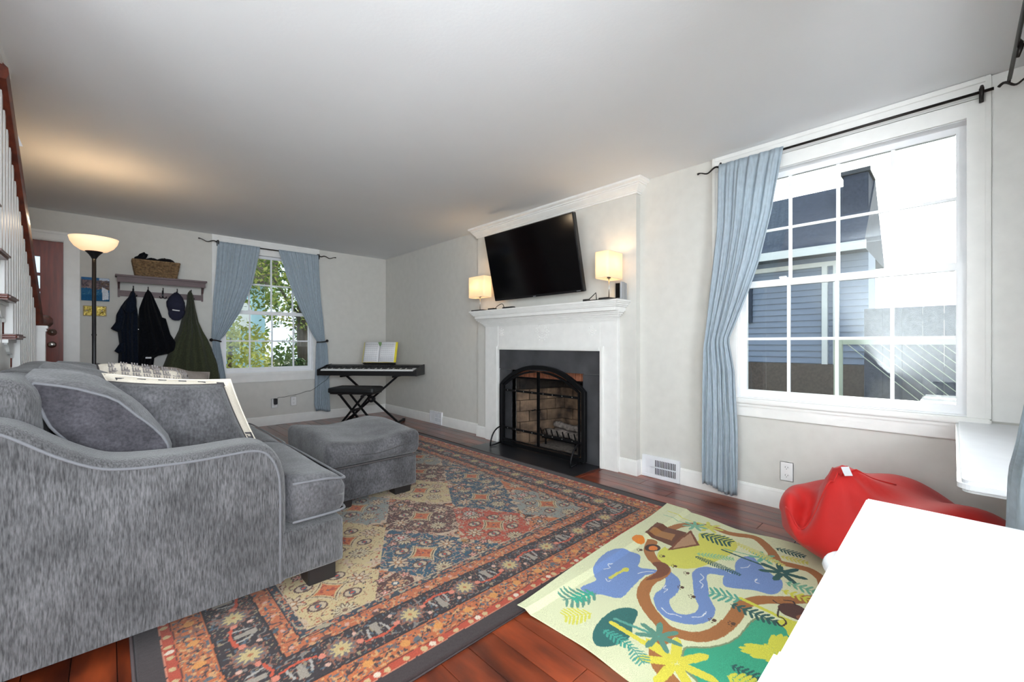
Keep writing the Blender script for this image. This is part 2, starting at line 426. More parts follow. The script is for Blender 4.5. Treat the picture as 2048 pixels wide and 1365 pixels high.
# ceiling with stairwell opening x<-0.40, y<4.30
cb = MB()
cb.box(-0.43, XW + .16, -3.2, YW + .16, HC, HC + .2); cb.box(XL - .12, -0.43, 4.40, YW + .16, HC, HC + .2)
struct(cb.build('ceiling', M['ceil']), 'pale grey painted ceiling with faint seams')
struct_box('wall_stairwell', -0.45, -0.43, -3.2, 4.40, HC + .2, 4.4, label='upper stairwell wall above the ceiling opening')
struct_box('wall_landing', XL - .12, -0.43, 4.40, 4.5, HC + .2, 4.4, label='upper stairwell end wall')
struct(MB().box(-0.42, -0.355, -3.2, 3.24, HC - .05, HC + .02).build('trim_stairwell', M['trim'], bevel=.006), 'white trim edging the stairwell opening in the ceiling')

# baseboards
BBP = [(0, 0), (.015, 0), (.015, .095), (.012, .102), (.012, .110), (.006, .122), (0, .125)]
def bb(name, path, label, side=1):
    return struct(MB().sweep(path, BBP, side=side).build(name, M['trim'], smooth=True, auto=25), label)
BX = 3.145         # chimney breast face
bb('baseboard_back', [(-0.225, YW), (XW, YW)], 'white baseboard below the smaller window')
bb('baseboard_right', [(XW, YW), (XW, 4.985)], 'white baseboard in the corner behind the keyboard')
bb('baseboard_hearth', [(XW, 4.70), (XW, 3.88), (BX, 3.88), (BX, 3.705)], 'white baseboard stepping out to the fireplace, by the low vent')
bb('baseboard_mantel', [(BX, 1.963), (BX, 1.811), (XW, 1.811), (XW, 1.785)], 'short white baseboard stepping back from the fireplace')
bb('baseboard_window', [(XW, 1.465), (XW, YN)], 'white baseboard under the large window')
# ---------------------------------------------------------------- chimney breast (part of the right wall) and its trims
mb = MB(); mb.box(BX, XW, 1.811, 2.34, 0, HC); mb.box(BX, XW, 3.29, 3.88, 0, HC); mb.box(BX, XW, 2.34, 3.29, .82, HC)
struct(mb.build('wall_chimney', M['wall']), 'shallow chimney breast wall behind the television')
CRP = [(0, 2.330), (.012, 2.330), (.012, 2.343), (.020, 2.346), (.020, 2.352), (.034, 2.366), (.052, 2.388), (.052, 2.396), (.062, 2.399), (.062, 2.410), (.072, 2.413), (.084, 2.422), (.084, 2.44), (0, 2.44)]
struct(MB().sweep([(XW, 3.88), (BX, 3.88), (BX, 1.811), (XW, 1.811)], CRP).build('trim_crown', M['trim']), 'white crown moulding over the chimney breast')
struct(MB().box(XW - .006, XW, YN + .001, -.131, .70, HC - .002).build('trim_window', M['trim'], bevel=.002), 'flat white board between the large window and the room corner')
# ---------------------------------------------------------------- fireplace
fp = thing('fireplace', 'white mantel fireplace with dark slate surround and brick firebox', 'fireplace', (3.1, 2.83, 0))
SX = 3.105
mb = MB(); mb.box(SX, BX, 1.963, 2.137, 0, 1.372); mb.box(SX, BX, 3.476, 3.70, 0, 1.372); mb.box(SX, BX, 2.137, 3.476, 1.025, 1.372)
mb.build('surround', M['trim'], fp, bevel=.003)
mb = MB()
for (a, b, c_, d) in ((2.097, 2.137, 0, 1.067), (3.476, 3.516, 0, 1.067), (2.137, 3.476, 1.025, 1.067)):
    mb.box(SX - .012, SX, a, b, c_, d); 
    mb.box(SX - .02, SX - .012, a + .006, b - .022, c_ + (.008 if c_ else 0), d - .008)
mb.build('opening_moulding', M['trim'], fp, bevel=.003)
mb = MB()
for (i, z0, z1) in ((0, 1.436, 1.452), (.010, 1.424, 1.436), (.020, 1.410, 1.424), (.032, 1.398, 1.410), (.048, 1.365, 1.398)):
    mb.box(2.93 + i, BX, 1.858 + i, 3.782 - i, z0, z1)
mb.build('mantel_shelf', M['trim'], fp, bevel=.003)
mb = MB()
for (o_, z0, z1) in ((.085, 1.35, 1.366), (.068, 1.336, 1.35), (.050, 1.322, 1.336), (.034, 1.31, 1.322), (.020, 1.296, 1.31), (.010, 1.284, 1.296)):
    mb.box(SX - o_, SX, 1.963 - o_ * .8, 3.70 + o_ * .8, z0, z1)
mb.build('bed_moulding', M['trim'], fp, bevel=.003)
# carved snowflake ornaments
def flake(cy, cz, r_, rings):
    mb = MB()
    def dia(y, z, s_, t): mb.add([(SX, y - s_, z), (SX, y, z - s_ * 1.3), (SX, y + s_, z), (SX, y, z + s_ * 1.3), (SX - .006, y, z)], [(0, 1, 4), (1, 2, 4), (2, 3, 4), (3, 0, 4), (3, 2, 1, 0)])
    dia(cy, cz, .009, 0)
    for k in range(1, rings + 1):
        n = 8 if k < 3 else 16
        for q in range(n):
            a = 2 * math.pi * (q + (k % 2) * .5) / n; rr = r_ * k / rings
            dia(cy + rr * math.cos(a), cz + rr * math.sin(a), .0065 if k % 2 else .0048, 0)
    mb.build('carved_ornament', M['trim'], fp)
flake(3.42, 1.213, .038, 2); flake(2.823, 1.211, .088, 4); flake(2.224, 1.206, .040, 2)
# slate facing in three slabs
for nm, a in (('slate_slab', (3.125, 3.20, 3.29, 3.476, 0, .81)), ('slate_slab', (3.125, 3.20, 2.137, 2.34, 0, .81)), ('slate_slab', (3.122, 3.20, 2.137, 3.476, .814, 1.025))):
    MB().box(*a).build(nm, M['slate'], fp, bevel=.002)
MB().box(2.70, 3.21, 2.137, 3.522, -.003, .006).build('hearth_slab', M['hearth'], fp, bevel=.002)
MB().box(2.66, 2.70, 2.10, 3.56, -.003, .004).box(2.70, 3.10, 2.10, 2.137, -.003, .004).build('hearth_border', M['plank'], fp, bevel=.001)
# firebox
fy0, fy1, fxb = 2.34, 3.29, 3.80
by0, by1 = 2.50, 3.13
mb = MB()
mb.prism([(3.2, fy1), (fxb, by1), (fxb, by0), (3.2, fy0), (3.2, fy0 - .1), (fxb + .12, by0 - .1), (fxb + .12, by1 + .1), (3.2, fy1 + .1)], 'z', 0, 1.15)
mb.box(3.2, fxb + .12, fy0 - .1, fy1 + .1, -.05, -.001)
mb.build('firebox_shell', M['mortar'], fp)
MB().box(3.18, fxb + .1, fy0 - .1, fy1 + .1, 1.15, 1.2).build('firebox_throat', M['soot'], fp)
def brick_wall(a, b, courses, bl=.228, bh=.112, th=.03, material='fire'):
    a = Vector(a + (0,)); b = Vector(b + (0,)); d = (b - a); L = d.length; d.normalize(); nrm = Vector((-d.y, d.x, 0))
    for k in range(courses):
        t = -(bl / 2) if k % 2 else 0
        while t < L - .01:
            t0 = max(t, 0) + .003; t1 = min(t + bl, L) - .003
            if t1 - t0 > .02:
                p0 = a + d * t0; p1 = a + d * t1; z0 = .002 + k * (bh + .006); jig = rng.uniform(0, .004)
                off = nrm * (th / 2 - .006 + jig)
                m_ = material if k < 5 else 'soot_brick'
                MB().bar(p0 + off + Vector((0, 0, z0 + bh / 2)), p1 + off + Vector((0, 0, z0 + bh / 2)), th, bh).build('firebrick', M[m_], fp, bevel=.003, seg=1)
            t += bl + .006
M['soot_brick'] = mat('blackened_brick', (70, 60, 52), .95, noise_s=9, col2=(28, 25, 24), bump=.2)
brick_wall((fxb, by0), (fxb, by1), 8)
brick_wall((fxb, by1), (3.2, fy1), 8)
brick_wall((3.2, fy0), (fxb, by0), 6)
x = 3.20
while x < fxb - .02:      # firebrick floor
    y = fy0 + .02
    while y < fy1 - .02:
        MB().box(x + .003, min(x + .112, fxb) - .003, y + .003, min(y + .228, fy1) - .003, -.03, .003 + rng.uniform(0, .002)).build('floor_brick', M['fire'], fp, bevel=.002, seg=1)
        y += .234
    x += .118
# soldier course and lintel bar showing under the slate
y = 2.345
while y < 3.28:
    MB().box(3.19, 3.24, y, y + .062, .735, .825).build('lintel_brick', M['redbrick'], fp, bevel=.003, seg=1); y += .067
MB().box(3.185, 3.25, 2.33, 3.30, .72, .733).build('lintel_bar', M['iron'], fp)
# grate and logs
gt = thing('fire_grate', 'black iron grate inside the brick firebox behind the screen', 'grate', (3.5, 2.8, 0))
mb = MB()
for k in range(7):
    yy = 2.60 + k * .075
    mb.tube([(3.33, yy, .19), (3.36, yy, .11), (3.42, yy, .09), (3.62, yy, .09), (3.66, yy, .12)], .007, 6)
mb.build('bars', M['iron'], gt)
mb = MB()
for xx in (3.38, 3.60): mb.bar((xx, 2.58, .083), (xx, 3.07, .083), .014, .012)
mb.build('cross_bars', M['iron'], gt)
for xx in (3.38, 3.60):
    for yy in (2.62, 3.02): MB().bar((xx, yy, 0.003), (xx, yy, .08), .013, .013).build('leg', M['iron'], gt)
def logm(a, b, r_, seed):
    pts = []; a = Vector(a); b = Vector(b)
    for i in range(9):
        p = a.lerp(b, i / 8); p += Vector((nz(p, 8, seed), nz(p, 8, seed + 3), nz(p, 8, seed + 7))) * .015; pts.append(p)
    return MB().tube(pts, [r_ * (1 + .12 * math.sin(i * 2 + seed)) for i in range(9)], 12)
for i, (a, b, r_) in enumerate((((3.44, 2.58, .138), (3.43, 3.06, .140), .038), ((3.53, 2.62, .141), (3.55, 3.04, .138), .036), ((3.48, 2.66, .215), (3.51, 3.0, .208), .034))):
    logm(a, b, r_, i).build('split_log', M['log'], None, smooth=True)
    tag(bpy.context.scene.objects[[o for o in bpy.data.objects.keys() if o.startswith('split_log')][-1]], ['charred log lying at the front of the fire grate', 'charred log lying at the back of the fire grate', 'topmost charred log resting on the two in the grate'][i], 'log', 'logs in the fire grate')
mb = MB(); rows = []
for i in range(25):
    rows.append([(3.28 + .46 * i / 24, 2.52 + .58 * j / 24, .006 + max(0, .03 * math.sin(math.pi * i / 24) * math.sin(math.pi * j / 24) + .02 * nz((i * .1, j * .1, 0), 2.2))) for j in range(25)])
mb.grid(rows); o = mb.build('ash', M['ash'], smooth=True); tag(o, 'bed of grey ash on the firebox floor under the logs', 'ash', kind='stuff')

# ---------------------------------------------------------------- fire screen
fs = thing('fire_screen', 'black iron arched fireplace screen with two riveted doors', 'fire screen', (3.07, 2.83, 0))
FX = 3.07; ya, yb, yc = 2.285, 3.375, 2.83; zs, za = .655, .855
def arch(y0, y1, zs, za, n=20):
    L = y1 - y0
    return [(y0 + L * i / n, zs + (za - zs) * (1 - abs(2 * i / n - 1) ** 2.2)) for i in range(n + 1)]
ar = arch(ya, yb, zs, za)
def ribbon(pts2, wdt, x0, x1, name, m_='iron'):
    mb = MB(); mb.tube([(FX, p[0], p[1]) for p in pts2], wdt / 2 * 1.41, 4, sq=(1, 1)); return mb
mb = MB(); path = [(FX, ya, .03)] + [(FX, p[0], p[1]) for p in ar] + [(FX, yb, .03)]
mb.tube(path, .028, 4); mb.bar((FX, ya - .01, .035), (FX, yb + .01, .035), .035, .04); mb.build('frame', M['iron'], fs, bevel=.002, seg=1)
ar2 = arch(ya + .045, yb - .045, zs - .01, za - .045)
for sg, (p0, p1) in ((0, (ya + .045, yc - .004)), (1, (yc + .004, yb - .045))):
    d = MB(); pp = [q for q in ar2 if p0 <= q[0] <= p1]
    pts = [(FX - .012, p0, .075)] + [(FX - .012, p0, pp[0][1])] + [(FX - .012, q[0], q[1]) for q in pp[1:-1]] + [(FX - .012, p1, pp[-1][1]), (FX - .012, p1, .075)]
    d.tube(pts, .013, 4, closed=True)
    dr = d.build('door', M['iron'], fs)
    for zb in (.20, .60):
        br = MB().bar((FX - .02, p0, zb), (FX - .02, p1, zb), .006, .022).build('strap', M['iron'], dr)
    rv = MB()
    for zb in (.20, .60):
        for q in range(4):
            yy = p0 + (p1 - p0) * (q + .6) / 4.2
            rv.lathe([(.0055, 0), (.004, .003), (.001, .0045)], (0, 0, 0), 8)
            k = len(rv.v) - 24
            for t in range(k, len(rv.v)): vx = rv.v[t]; rv.v[t] = (FX - .024 - vx[2], yy + vx[0], zb + vx[1])
    rv.build('rivets', M['steel'], dr, stuff=True)
    yh = (p1 - .03) if sg == 0 else (p0 + .03)
    MB().tube([(FX - .02, yh, .435), (FX - .045, yh, .43), (FX - .045, yh - .025 if sg == 0 else yh + .025, .425)], .006, 6).build('handle', M['iron'], dr)
    # woven wire mesh
    wm = MB(); t = p0 + .012
    while t < p1:
        zt = np.interp(t, [q[0] for q in ar2], [q[1] for q in ar2]); wm.bar((FX, t, .06), (FX, t, float(zt)), .0006, .0006); t += .014
    z = .07
    while z < za - .05:
        seg = [q for q in ar2 if q[1] >= z]
        lo = max(p0, seg[0][0]) if seg else p0; hi = min(p1, seg[-1][0]) if seg else p1
        if z < zs: lo, hi = p0, p1
        if hi > lo: wm.bar((FX, lo, z), (FX, hi, z), .0006, .0006)
        z += .014
    wm.build('wire_mesh', M['iron'], fs, stuff=True)
for yy in (ya + .02, yb - .005):
    mb = MB(); pts = []
    for i in range(9):
        a = i / 8 * math.pi / 2; pts.append((FX - .02 - .15 * math.sin(a) * 1.0, yy, .01 + .19 * math.cos(a)))
    mb.tube(pts, .008, 6); mb.tube([(FX - .17, yy, .014), (FX, yy, .03)], .007, 6)
    mb.build('foot', M['iron'], fs, smooth=True)

# ---------------------------------------------------------------- vents and outlets
def vent_right(name, y0, y1, z0, z1, label, sy0, sy1):
    t = thing(name, label, 'vent', (XW - .02, (y0 + y1) / 2, z0))
    mb = MB(); X0 = XW - .022; b = .028
    mb.box(X0, XW, y0, y1, z0, z0 + b); mb.box(X0, XW, y0, y1, z1 - b, z1); mb.box(X0, XW, y0, y0 + b, z0 + b, z1 - b); mb.box(X0, XW, y1 - b, y1, z0 + b, z1 - b)
    zm = (z0 + z1) / 2 - .005; mb.box(X0 + .003, XW, y0 + b, y1 - b, zm, zm + .007)
    mb.build('frame', M['white'], t, bevel=.002)
    MB().box(XW - .006, XW - .003, y0 + b, y1 - b, z0 + b, z1 - b).build('duct', M['ventdark'], t)
    mb = MB(); y = y0 + b
    while y < y1 - b:
        wd = .0045 if sy0 < y < sy1 else .0128
        mb.box(X0 + .003, X0 + .007, y, y + wd, z0 + b, z1 - b); y += .0135
    mb.build('fins', M['white'], t, stuff=True)
    return t
vent_right('floor_register', 1.467, 1.783, .002, .176, 'white slotted floor register under no window, between mantel and blue curtain', 1.49, 1.67)
vent_right('floor_register', 4.70, 4.985, .002, .172, 'small white floor register in the corner baseboard near the keyboard', 4.72, 4.86)
bpy.data.objects['floor_register']['label'] = 'white slotted register between the fireplace and the blue curtain'
def outlet(name, loc, axis, label, n=2):
    t = thing(name, label, 'outlet', loc, 0 if axis == 'y' else R(-90), local=True)
    MB().box(-.038, .038, -.006, 0, -.0, .125).build('cover_plate', M['outlet'], t, bevel=.003)
    for k in range(2):
        z = .035 + k * .052
        s_ = MB().lathe([(.017, 0), (.017, .003)], n=20); s_.v = [(v[0], -.006 - v[2], z + v[1] * .85) for v in s_.v]
        p = s_.build('socket', M['outlet'], t)
        q = MB()
        q.box(-.0085, -.006, -.0098, -.0085, z, z + .009); q.box(.006, .0085, -.0098, -.0085, z, z + .007); q.box(-.002, .002, -.0098, -.0085, z - .009, z - .005)
        q.build('slots', M['slot'], p)
    return t
outlet('wall_outlet', (XW, .756, .19), 'x', 'white double outlet low on the wall under the large window')
outlet('wall_outlet', (1.602, YW, .225), 'y', 'white outlet under the smaller window with a black adapter plugged in')
outlet('wall_outlet', (1.84, YW, .235), 'y', 'empty outlet painted like the wall, beside the black adapter')
pa_ = thing('power_adapter', 'black power adapter plugged in under the smaller window, with its cord', 'adapter', (1.605, YW - .03, .275))
MB().box(1.585, 1.625, YW - .06, YW - .0075, .275, .355).build('housing', M['black'], pa_, bevel=.006)
pts = []
cord = [(1.62, 6.24, .36), (1.66, 6.22, .375), (1.8, 6.2, .385), (1.92, 6.17, .42), (2.0, 6.12, .44), (2.1, 6.05, .52), (2.17, 5.98, .60), (2.22, 5.93, .675)]
for i in range(len(cord) - 1):
    for k in range(4): pts.append(Vector(cord[i]).lerp(Vector(cord[i + 1]), k / 4) + Vector((0, 0, .004 * math.sin(i * 4 + k))))
MB().tube(pts + [cord[-1]], .0025, 6).build('cord', M['black'], pa_, smooth=True)

# ---------------------------------------------------------------- windows
def window(name, f, u0, u1, glass, munt_u, label, casL, casR, stool, locks=()):
    """f(u, w, z) -> world, w = distance outwards from the wall face"""
    t = thing(name, None, None, f((u0 + u1) / 2, 0, .585)); t['kind'] = 'structure'; t['label'] = label; t['category'] = 'window'
    def B(mb, a, b, w0, w1, z0, z1):
        p = f(a, w0, z0); q = f(b, w1, z1)
        return mb.box(min(p[0], q[0]), max(p[0], q[0]), min(p[1], q[1]), max(p[1], q[1]), min(p[2], q[2]), max(p[2], q[2]))
    ga, gb, l0, l1, h0, h1 = glass
    mb = MB()       # jamb liner
    B(mb, u0, ga - .04, 0, .14, .71, 2.26 + .02); B(mb, gb + .04, u1, 0, .14, .71, 2.28); B(mb, ga - .04, gb + .04, 0, .14, h1 + .035, 2.28); B(mb, ga - .04, gb + .04, .0, .16, .695, l0 - .05)
    mb.build('jamb', M['vinyl'], t, bevel=.002)
    mb = MB()       # casing
    B(mb, casL[0], casL[1], -.018, 0, .71, HC - .002); B(mb, casR[0], casR[1], -.018, 0, .71, HC - .002); B(mb, casL[1], casR[0], -.018, 0, 2.252, HC - .002)
    B(mb, casL[0] - .0, casL[0] + .02, -.026, -.018, .71, HC - .002); B(mb, casR[1] - .02, casR[1], -.026, -.018, .71, HC - .002)
    B(mb, casL[0] + .02, casR[1] - .02, -.026, -.018, HC - .03, HC - .002); B(mb, casL[0] + .02, casR[1] - .02, -.022, -.018, 2.335, 2.345)
    mb.build('casing', M['trim'], t, bevel=.003)
    mb = MB(); B(mb, stool[0], stool[1], -.045, .0, .678, .712); B(mb, u0, u1, 0, .05, .678, .712); mb.build('stool', M['trim'], t, bevel=.006)
    mb = MB(); B(mb, stool[0] + .01, stool[1] - .01, -.018, 0, .588, .678); B(mb, stool[0] + .01, stool[1] - .01, -.026, -.018, .655, .678); mb.build('apron', M['trim'], t, bevel=.003)
    for nm, z0, z1, w0, fr0, fr1 in (('upper_sash', h0, h1, .075, .045, .04), ('lower_sash', l0, l1, .035, .055, .045)):
        mb = MB(); B(mb, ga - .045, ga, w0, w0 + .035, z0 - fr0, z1 + fr1); B(mb, gb, gb + .045, w0, w0 + .035, z0 - fr0, z1 + fr1)
        B(mb, ga, gb, w0, w0 + .035, z0 - fr0, z0); B(mb, ga, gb, w0, w0 + .035, z1, z1 + fr1)
        s_ = mb.build(nm, M['vinyl'], t, bevel=.003)
        us = [ga] + list(munt_u) + [gb]; zm = (z0 + z1) / 2
        mb = MB()
        for u in munt_u: B(mb, u - .009, u + .009, w0 + .010, w0 + .024, z0, z1)
        for i in range(len(us) - 1): B(mb, us[i] + (.009 if i else 0), us[i + 1] - (.009 if i < len(us) - 2 else 0), w0 + .0105, w0 + .0235, zm - .009, zm + .009)
        mb.build('muntins', M['vinyl'], s_)
        for i in range(len(us) - 1):
            for (za_, zb_) in ((z0, zm), (zm, z1)):
                mb = MB(); B(mb, us[i], us[i + 1], w0 + .017, w0 + .0172, za_, zb_); mb.build('pane', M['glass'], s_)
    for u in locks:
        mb = MB(); B(mb, u - .03, u + .03, .03, .055, l1 + .045, l1 + .052); B(mb, u - .008, u + .035, .035, .05, l1 + .052, l1 + .062); mb.build('sash_lock', M['vinyl'], t, bevel=.002)
    return t
window('window_1', lambda u, w_, z: (XW + w_, u, z), -.05, 1.06, (-.007, 1.007, .768, 1.478, 1.528, 2.215), (.245, .501, .757),
       'large white double-hung window with grilles beside the fireplace', (-.129, -.045), (1.055, 1.22), (-.129, 1.25), (.24, .775))
window('window_2', lambda u, w_, z: (u, YW + w_, z), .995, 2.10, (1.064, 2.045, .777, 1.472, 1.522, 2.225), (1.324, 1.585, 1.852),
       'smaller white double-hung window between tied blue curtains', (.906, 1.0), (2.095, 2.175), (.88, 2.2), (1.32, 1.85))

# ---------------------------------------------------------------- front door
d = thing('door_1', None, None, (-.8, YW, 0)); d['kind'] = 'structure'; d['label'] = 'reddish stained wooden front door with small panes'; d['category'] = 'door'
cols = [(-1.10, -.955), (-.875, -.73), (-.65, -.507)]; rows_ = [(1.475, 1.615), (1.645, 1.775), (1.805, 1.97)]
mb = MB(); cur = -1.25
for a, b in cols:
    mb.box(cur, a, YW + .03, YW + .07, .005, 2.13); zc = .005
    for c_, e_ in rows_: mb.box(a, b, YW + .03, YW + .07, zc, c_); zc = e_
    mb.box(a, b, YW + .03, YW + .07, zc, 2.13); cur = b
mb.box(cur, -.347, YW + .03, YW + .07, .005, 2.13); mb.build('door_slab', M['door'], d, bevel=.002)
for a, b in cols:
    for c_, e_ in rows_: MB().box(a, b, YW + .048, YW + .052, c_, e_).build('pane', M['glass'], d)
for a, b in ((-1.12, -.84), (-.78, -.5)):
    for c_, e_ in ((.25, .75), (.85, 1.35)):
        mb = MB()
        for q in ((a, b, c_, c_ + .02), (a, b, e_ - .02, e_), (a, a + .02, c_, e_), (b - .02, b, c_, e_)): mb.box(q[0], q[1], YW + .022, YW + .03, q[2], q[3])
        mb.build('panel_moulding', M['door'], d, bevel=.003)
def knob(z, nm, pr):
    k = MB().lathe(pr, n=20); k.v = [(-.424 + v[0], YW + .03 - v[2], z + v[1]) for v in k.v]; k.build(nm, M['steel'], d, smooth=True)
knob(1.205, 'deadbolt', [(.034, 0), (.034, .008), (.026, .018), (.012, .022), (.012, .026)])
knob(1.08, 'door_knob', [(.032, 0), (.032, .006), (.012, .012), (.012, .03), (.026, .045), (.03, .058), (.024, .07), (.006, .074)])
mb = MB()
for o_, th in ((0, .018), (.012, .026), (.075, .032)):
    pass
mb.box(-.341, -.225, YW - .018, YW, 0, 2.228); mb.box(-.330, -.318, YW - .026, YW - .018, 0, 2.14); mb.box(-.25, -.225, YW - .032, YW - .018, 0, 2.228)
mb.box(-1.30, -.341, YW - .018, YW, 2.137, 2.228); mb.box(-1.30, -.25, YW - .032, YW - .018, 2.203, 2.228); mb.box(-1.30, -.33, YW - .026, YW - .018, 2.148, 2.158)
mb.box(-.345, -.341, YW - .0, YW + .10, 0, 2.137); mb.box(-1.26, -.345, YW, YW + .10, 2.13, 2.137)
mb.build('door_casing', M['trim'], d, bevel=.003)
# ---------------------------------------------------------------- staircase
st = thing('staircase', 'white staircase with cherry treads, square balusters and handrail behind the sofa', 'staircase', (-.85, 4.0, 0))
RZ, RN = .19, .247
def nose(k): return 3.90 + RN * (5 - k)
SF = -.40   # outer face of the stringer
prof = [(nose(1) - .03, 0)]
for k in range(1, 13):
    prof.append((nose(k) - .03, RZ * k - .028)); prof.append((nose(k + 1) - .03, RZ * k - .028))
prof += [(nose(13) - .03, 0)]
MB().prism(prof, 'x', SF - .02, SF).build('stringer', M['trim'], st)
for k in range(1, 13):
    n0 = nose(k); n1 = nose(k + 1)
    MB().box(XL, -.345, n1 - .03, n0, RZ * k - .028, RZ * k).build('tread', M['rail'], st, bevel=.010, seg=3)
    MB().box(XL, SF - .02, n0 - .045, n0 - .03, RZ * (k - 1), RZ * k - .028).build('riser', M['trim'], st)
    mb = MB()   # scalloped bracket and cove under the tread end
    mb.box(SF, SF + .02, n1 - .03, n0 - .012, RZ * k - .046, RZ * k - .028)
    pts = [(n0 - .035, RZ * k - .046)]
    for i in range(9):
        a = i / 8; pts.append((n0 - .04 - a * .19, RZ * k - .13 + .07 * a + .012 * math.sin(a * 9)))
    pts.append((n0 - .23, RZ * k - .046)); mb.prism(pts, 'x', SF, SF + .012)
    mb.build('bracket', M['trim'], st)
slope = RZ / RN
def rail_z(y): return RZ * 5 + .76 + (nose(5) - y) * slope
for k in range(1, 13):
    for q in range(3):
        y = nose(k) - .035 - q * .082
        zt = rail_z(y) - .02
        if zt > HC - .02: zt = HC + .1
        if y > 4.44 or RZ * k > zt - .1: continue
        MB().box(-.400, -.368, y - .032, y, RZ * k, zt).build('baluster', M['trim'], st, bevel=.002, seg=1)
ya_, yb_ = 4.47, 3.05
mb = MB(); hp = [(-.024, -.03), (.024, -.03), (.03, -.008), (.028, .012), (.016, .026), (-.016, .026), (-.028, .012), (-.03, -.008)]
rows = []
for y in (ya_, yb_):
    rows.append([(-.384 + a * 1.45, y, rail_z(y) + b * 1.3) for a, b in hp])
mb.grid(rows, close=True); mb.f += [tuple(range(8)), tuple(range(15, 7, -1))]; mb.build('handrail', M['rail'], st, smooth=True, auto=40)
MB().tube([(-.384, 4.46, rail_z(4.47)), (-.378, 4.52, rail_z(4.47) - .022), (-.365, 4.58, rail_z(4.47) - .02), (-.345, 4.62, rail_z(4.47) - .018)], [.036, .04, .045, .05], 10).build('volute', M['rail'], st, smooth=True)
mb = MB(); zt = rail_z(4.47) - .065
mb.box(-.395, -.335, 4.50, 4.56, .57, zt); mb.box(-.408, -.322, 4.487, 4.573, zt - .01, zt + .012); mb.box(-.401, -.329, 4.494, 4.566, zt - .03, zt - .01); mb.box(-.403, -.327, 4.492, 4.568, .57, .80)
mb.build('newel_post', M['trim'], st, bevel=.003)

# ---------------------------------------------------------------- woven rug
class Canvas:
    def __init__(s, x0, x1, y0, y1, d, base):
        s.nx = int(round((x1 - x0) / d)) + 1; s.ny = int(round((y1 - y0) / d)) + 1
        s.xs = np.linspace(x0, x1, s.nx); s.ys = np.linspace(y0, y1, s.ny); s.X, s.Y = np.meshgrid(s.xs, s.ys)
        s.c = np.zeros((s.ny, s.nx, 3)) + np.array(base); s.d = d
    def put(s, mask, col): s.c[mask] = col
    def win(s, p, m):
        p = np.array(p); a = max(0, np.searchsorted(s.xs, p[:, 0].min() - m) - 1); b = min(s.nx, np.searchsorted(s.xs, p[:, 0].max() + m) + 1)
        c = max(0, np.searchsorted(s.ys, p[:, 1].min() - m) - 1); e = min(s.ny, np.searchsorted(s.ys, p[:, 1].max() + m) + 1)
        return slice(c, e), slice(a, b)
    def poly(s, pts, col):
        w = s.win(pts, .01); X = s.X[w]; Y = s.Y[w]; ins = np.zeros(X.shape, bool); n = len(pts)
        if X.size == 0: return
        for i in range(n):
            x1, y1 = pts[i]; x2, y2 = pts[(i + 1) % n]
            if y1 == y2: continue
            cnd = ((y1 > Y) != (y2 > Y)) & (X < (x2 - x1) * (Y - y1) / (y2 - y1) + x1); ins ^= cnd
        s.c[w][ins] = col
    def stroke(s, pts, wd, col, taper=False):
        w = s.win(pts, wd); X = s.X[w]; Y = s.Y[w]
        if X.size == 0: return
        m = np.zeros(X.shape, bool)
        n = len(pts) - 1
        for i in range(n):
            (x1, y1), (x2, y2) = pts[i], pts[i + 1]; dx, dy = x2 - x1, y2 - y1; L = dx * dx + dy * dy + 1e-12
            t = np.clip(((X - x1) * dx + (Y - y1) * dy) / L, 0, 1); dd = np.hypot(X - x1 - t * dx, Y - y1 - t * dy)
            ww = wd / 2
            if taper: ww = wd / 2 * np.sqrt(np.clip(1 - (2 * t - 1) ** 4, .05, 1))
            m |= dd < ww
        s.c[w][m] = col
    def mesh(s, name, m, zf):
        Z = zf(s.X, s.Y); n = s.nx * s.ny
        co = np.stack([s.X, s.Y, Z], -1).reshape(-1, 3)
        org = np.array([(s.xs[0] + s.xs[-1]) / 2, (s.ys[0] + s.ys[-1]) / 2, 0])
        ii = np.arange(n).reshape(s.ny, s.nx)
        q = np.stack([ii[:-1, :-1], ii[:-1, 1:], ii[1:, 1:], ii[1:, :-1]], -1).reshape(-1, 4)
        me = bpy.data.meshes.new(name); me.vertices.add(n); me.vertices.foreach_set('co', (co - org).ravel())
        me.loops.add(q.size); me.loops.foreach_set('vertex_index', q.ravel().astype(np.int32)); me.polygons.add(len(q))
        me.polygons.foreach_set('loop_start', (np.arange(len(q)) * 4).astype(np.int32)); me.update(calc_edges=True)
        col = me.color_attributes.new('pattern', 'FLOAT_COLOR', 'POINT')
        v = s.c / 255.0; l_ = np.where(v <= .04045, v / 12.92, ((v + .055) / 1.055) ** 2.4)
        col.data.foreach_set('color', np.concatenate([l_.reshape(-1, 3), np.ones((n, 1))], 1).astype(np.float32).ravel())
        me.materials.append(m); me.shade_smooth()
        o = bpy.data.objects.new(name, me); C.objects.link(o); o.location = org; ORG[o.name] = Vector(org); return o
def vnoise(X, Y, f, seed):
    rs = np.random.RandomState(seed); G = rs.rand(64, 64); x = X * f; y = Y * f
    xi = np.floor(x).astype(int); yi = np.floor(y).astype(int); fx = x - xi; fy = y - yi; fx = fx * fx * (3 - 2 * fx); fy = fy * fy * (3 - 2 * fy)
    g = lambda a, b: G[a % 64, b % 64]
    return (g(xi, yi) * (1 - fx) + g(xi + 1, yi) * fx) * (1 - fy) + (g(xi, yi + 1) * (1 - fx) + g(xi + 1, yi + 1) * fx) * fy
RX0, RX1, RY0, RY1 = .06, 2.715, 1.205, 4.90
rg = Canvas(RX0, RX1, RY0, RY1, .0046, (62, 50, 50))
X, Y = rg.X, rg.Y
D = np.minimum(np.minimum(X - RX0, RX1 - X), np.minimum(Y - RY0, RY1 - Y))
D = D + (vnoise(X, Y, 60, 9) - .5) * .006
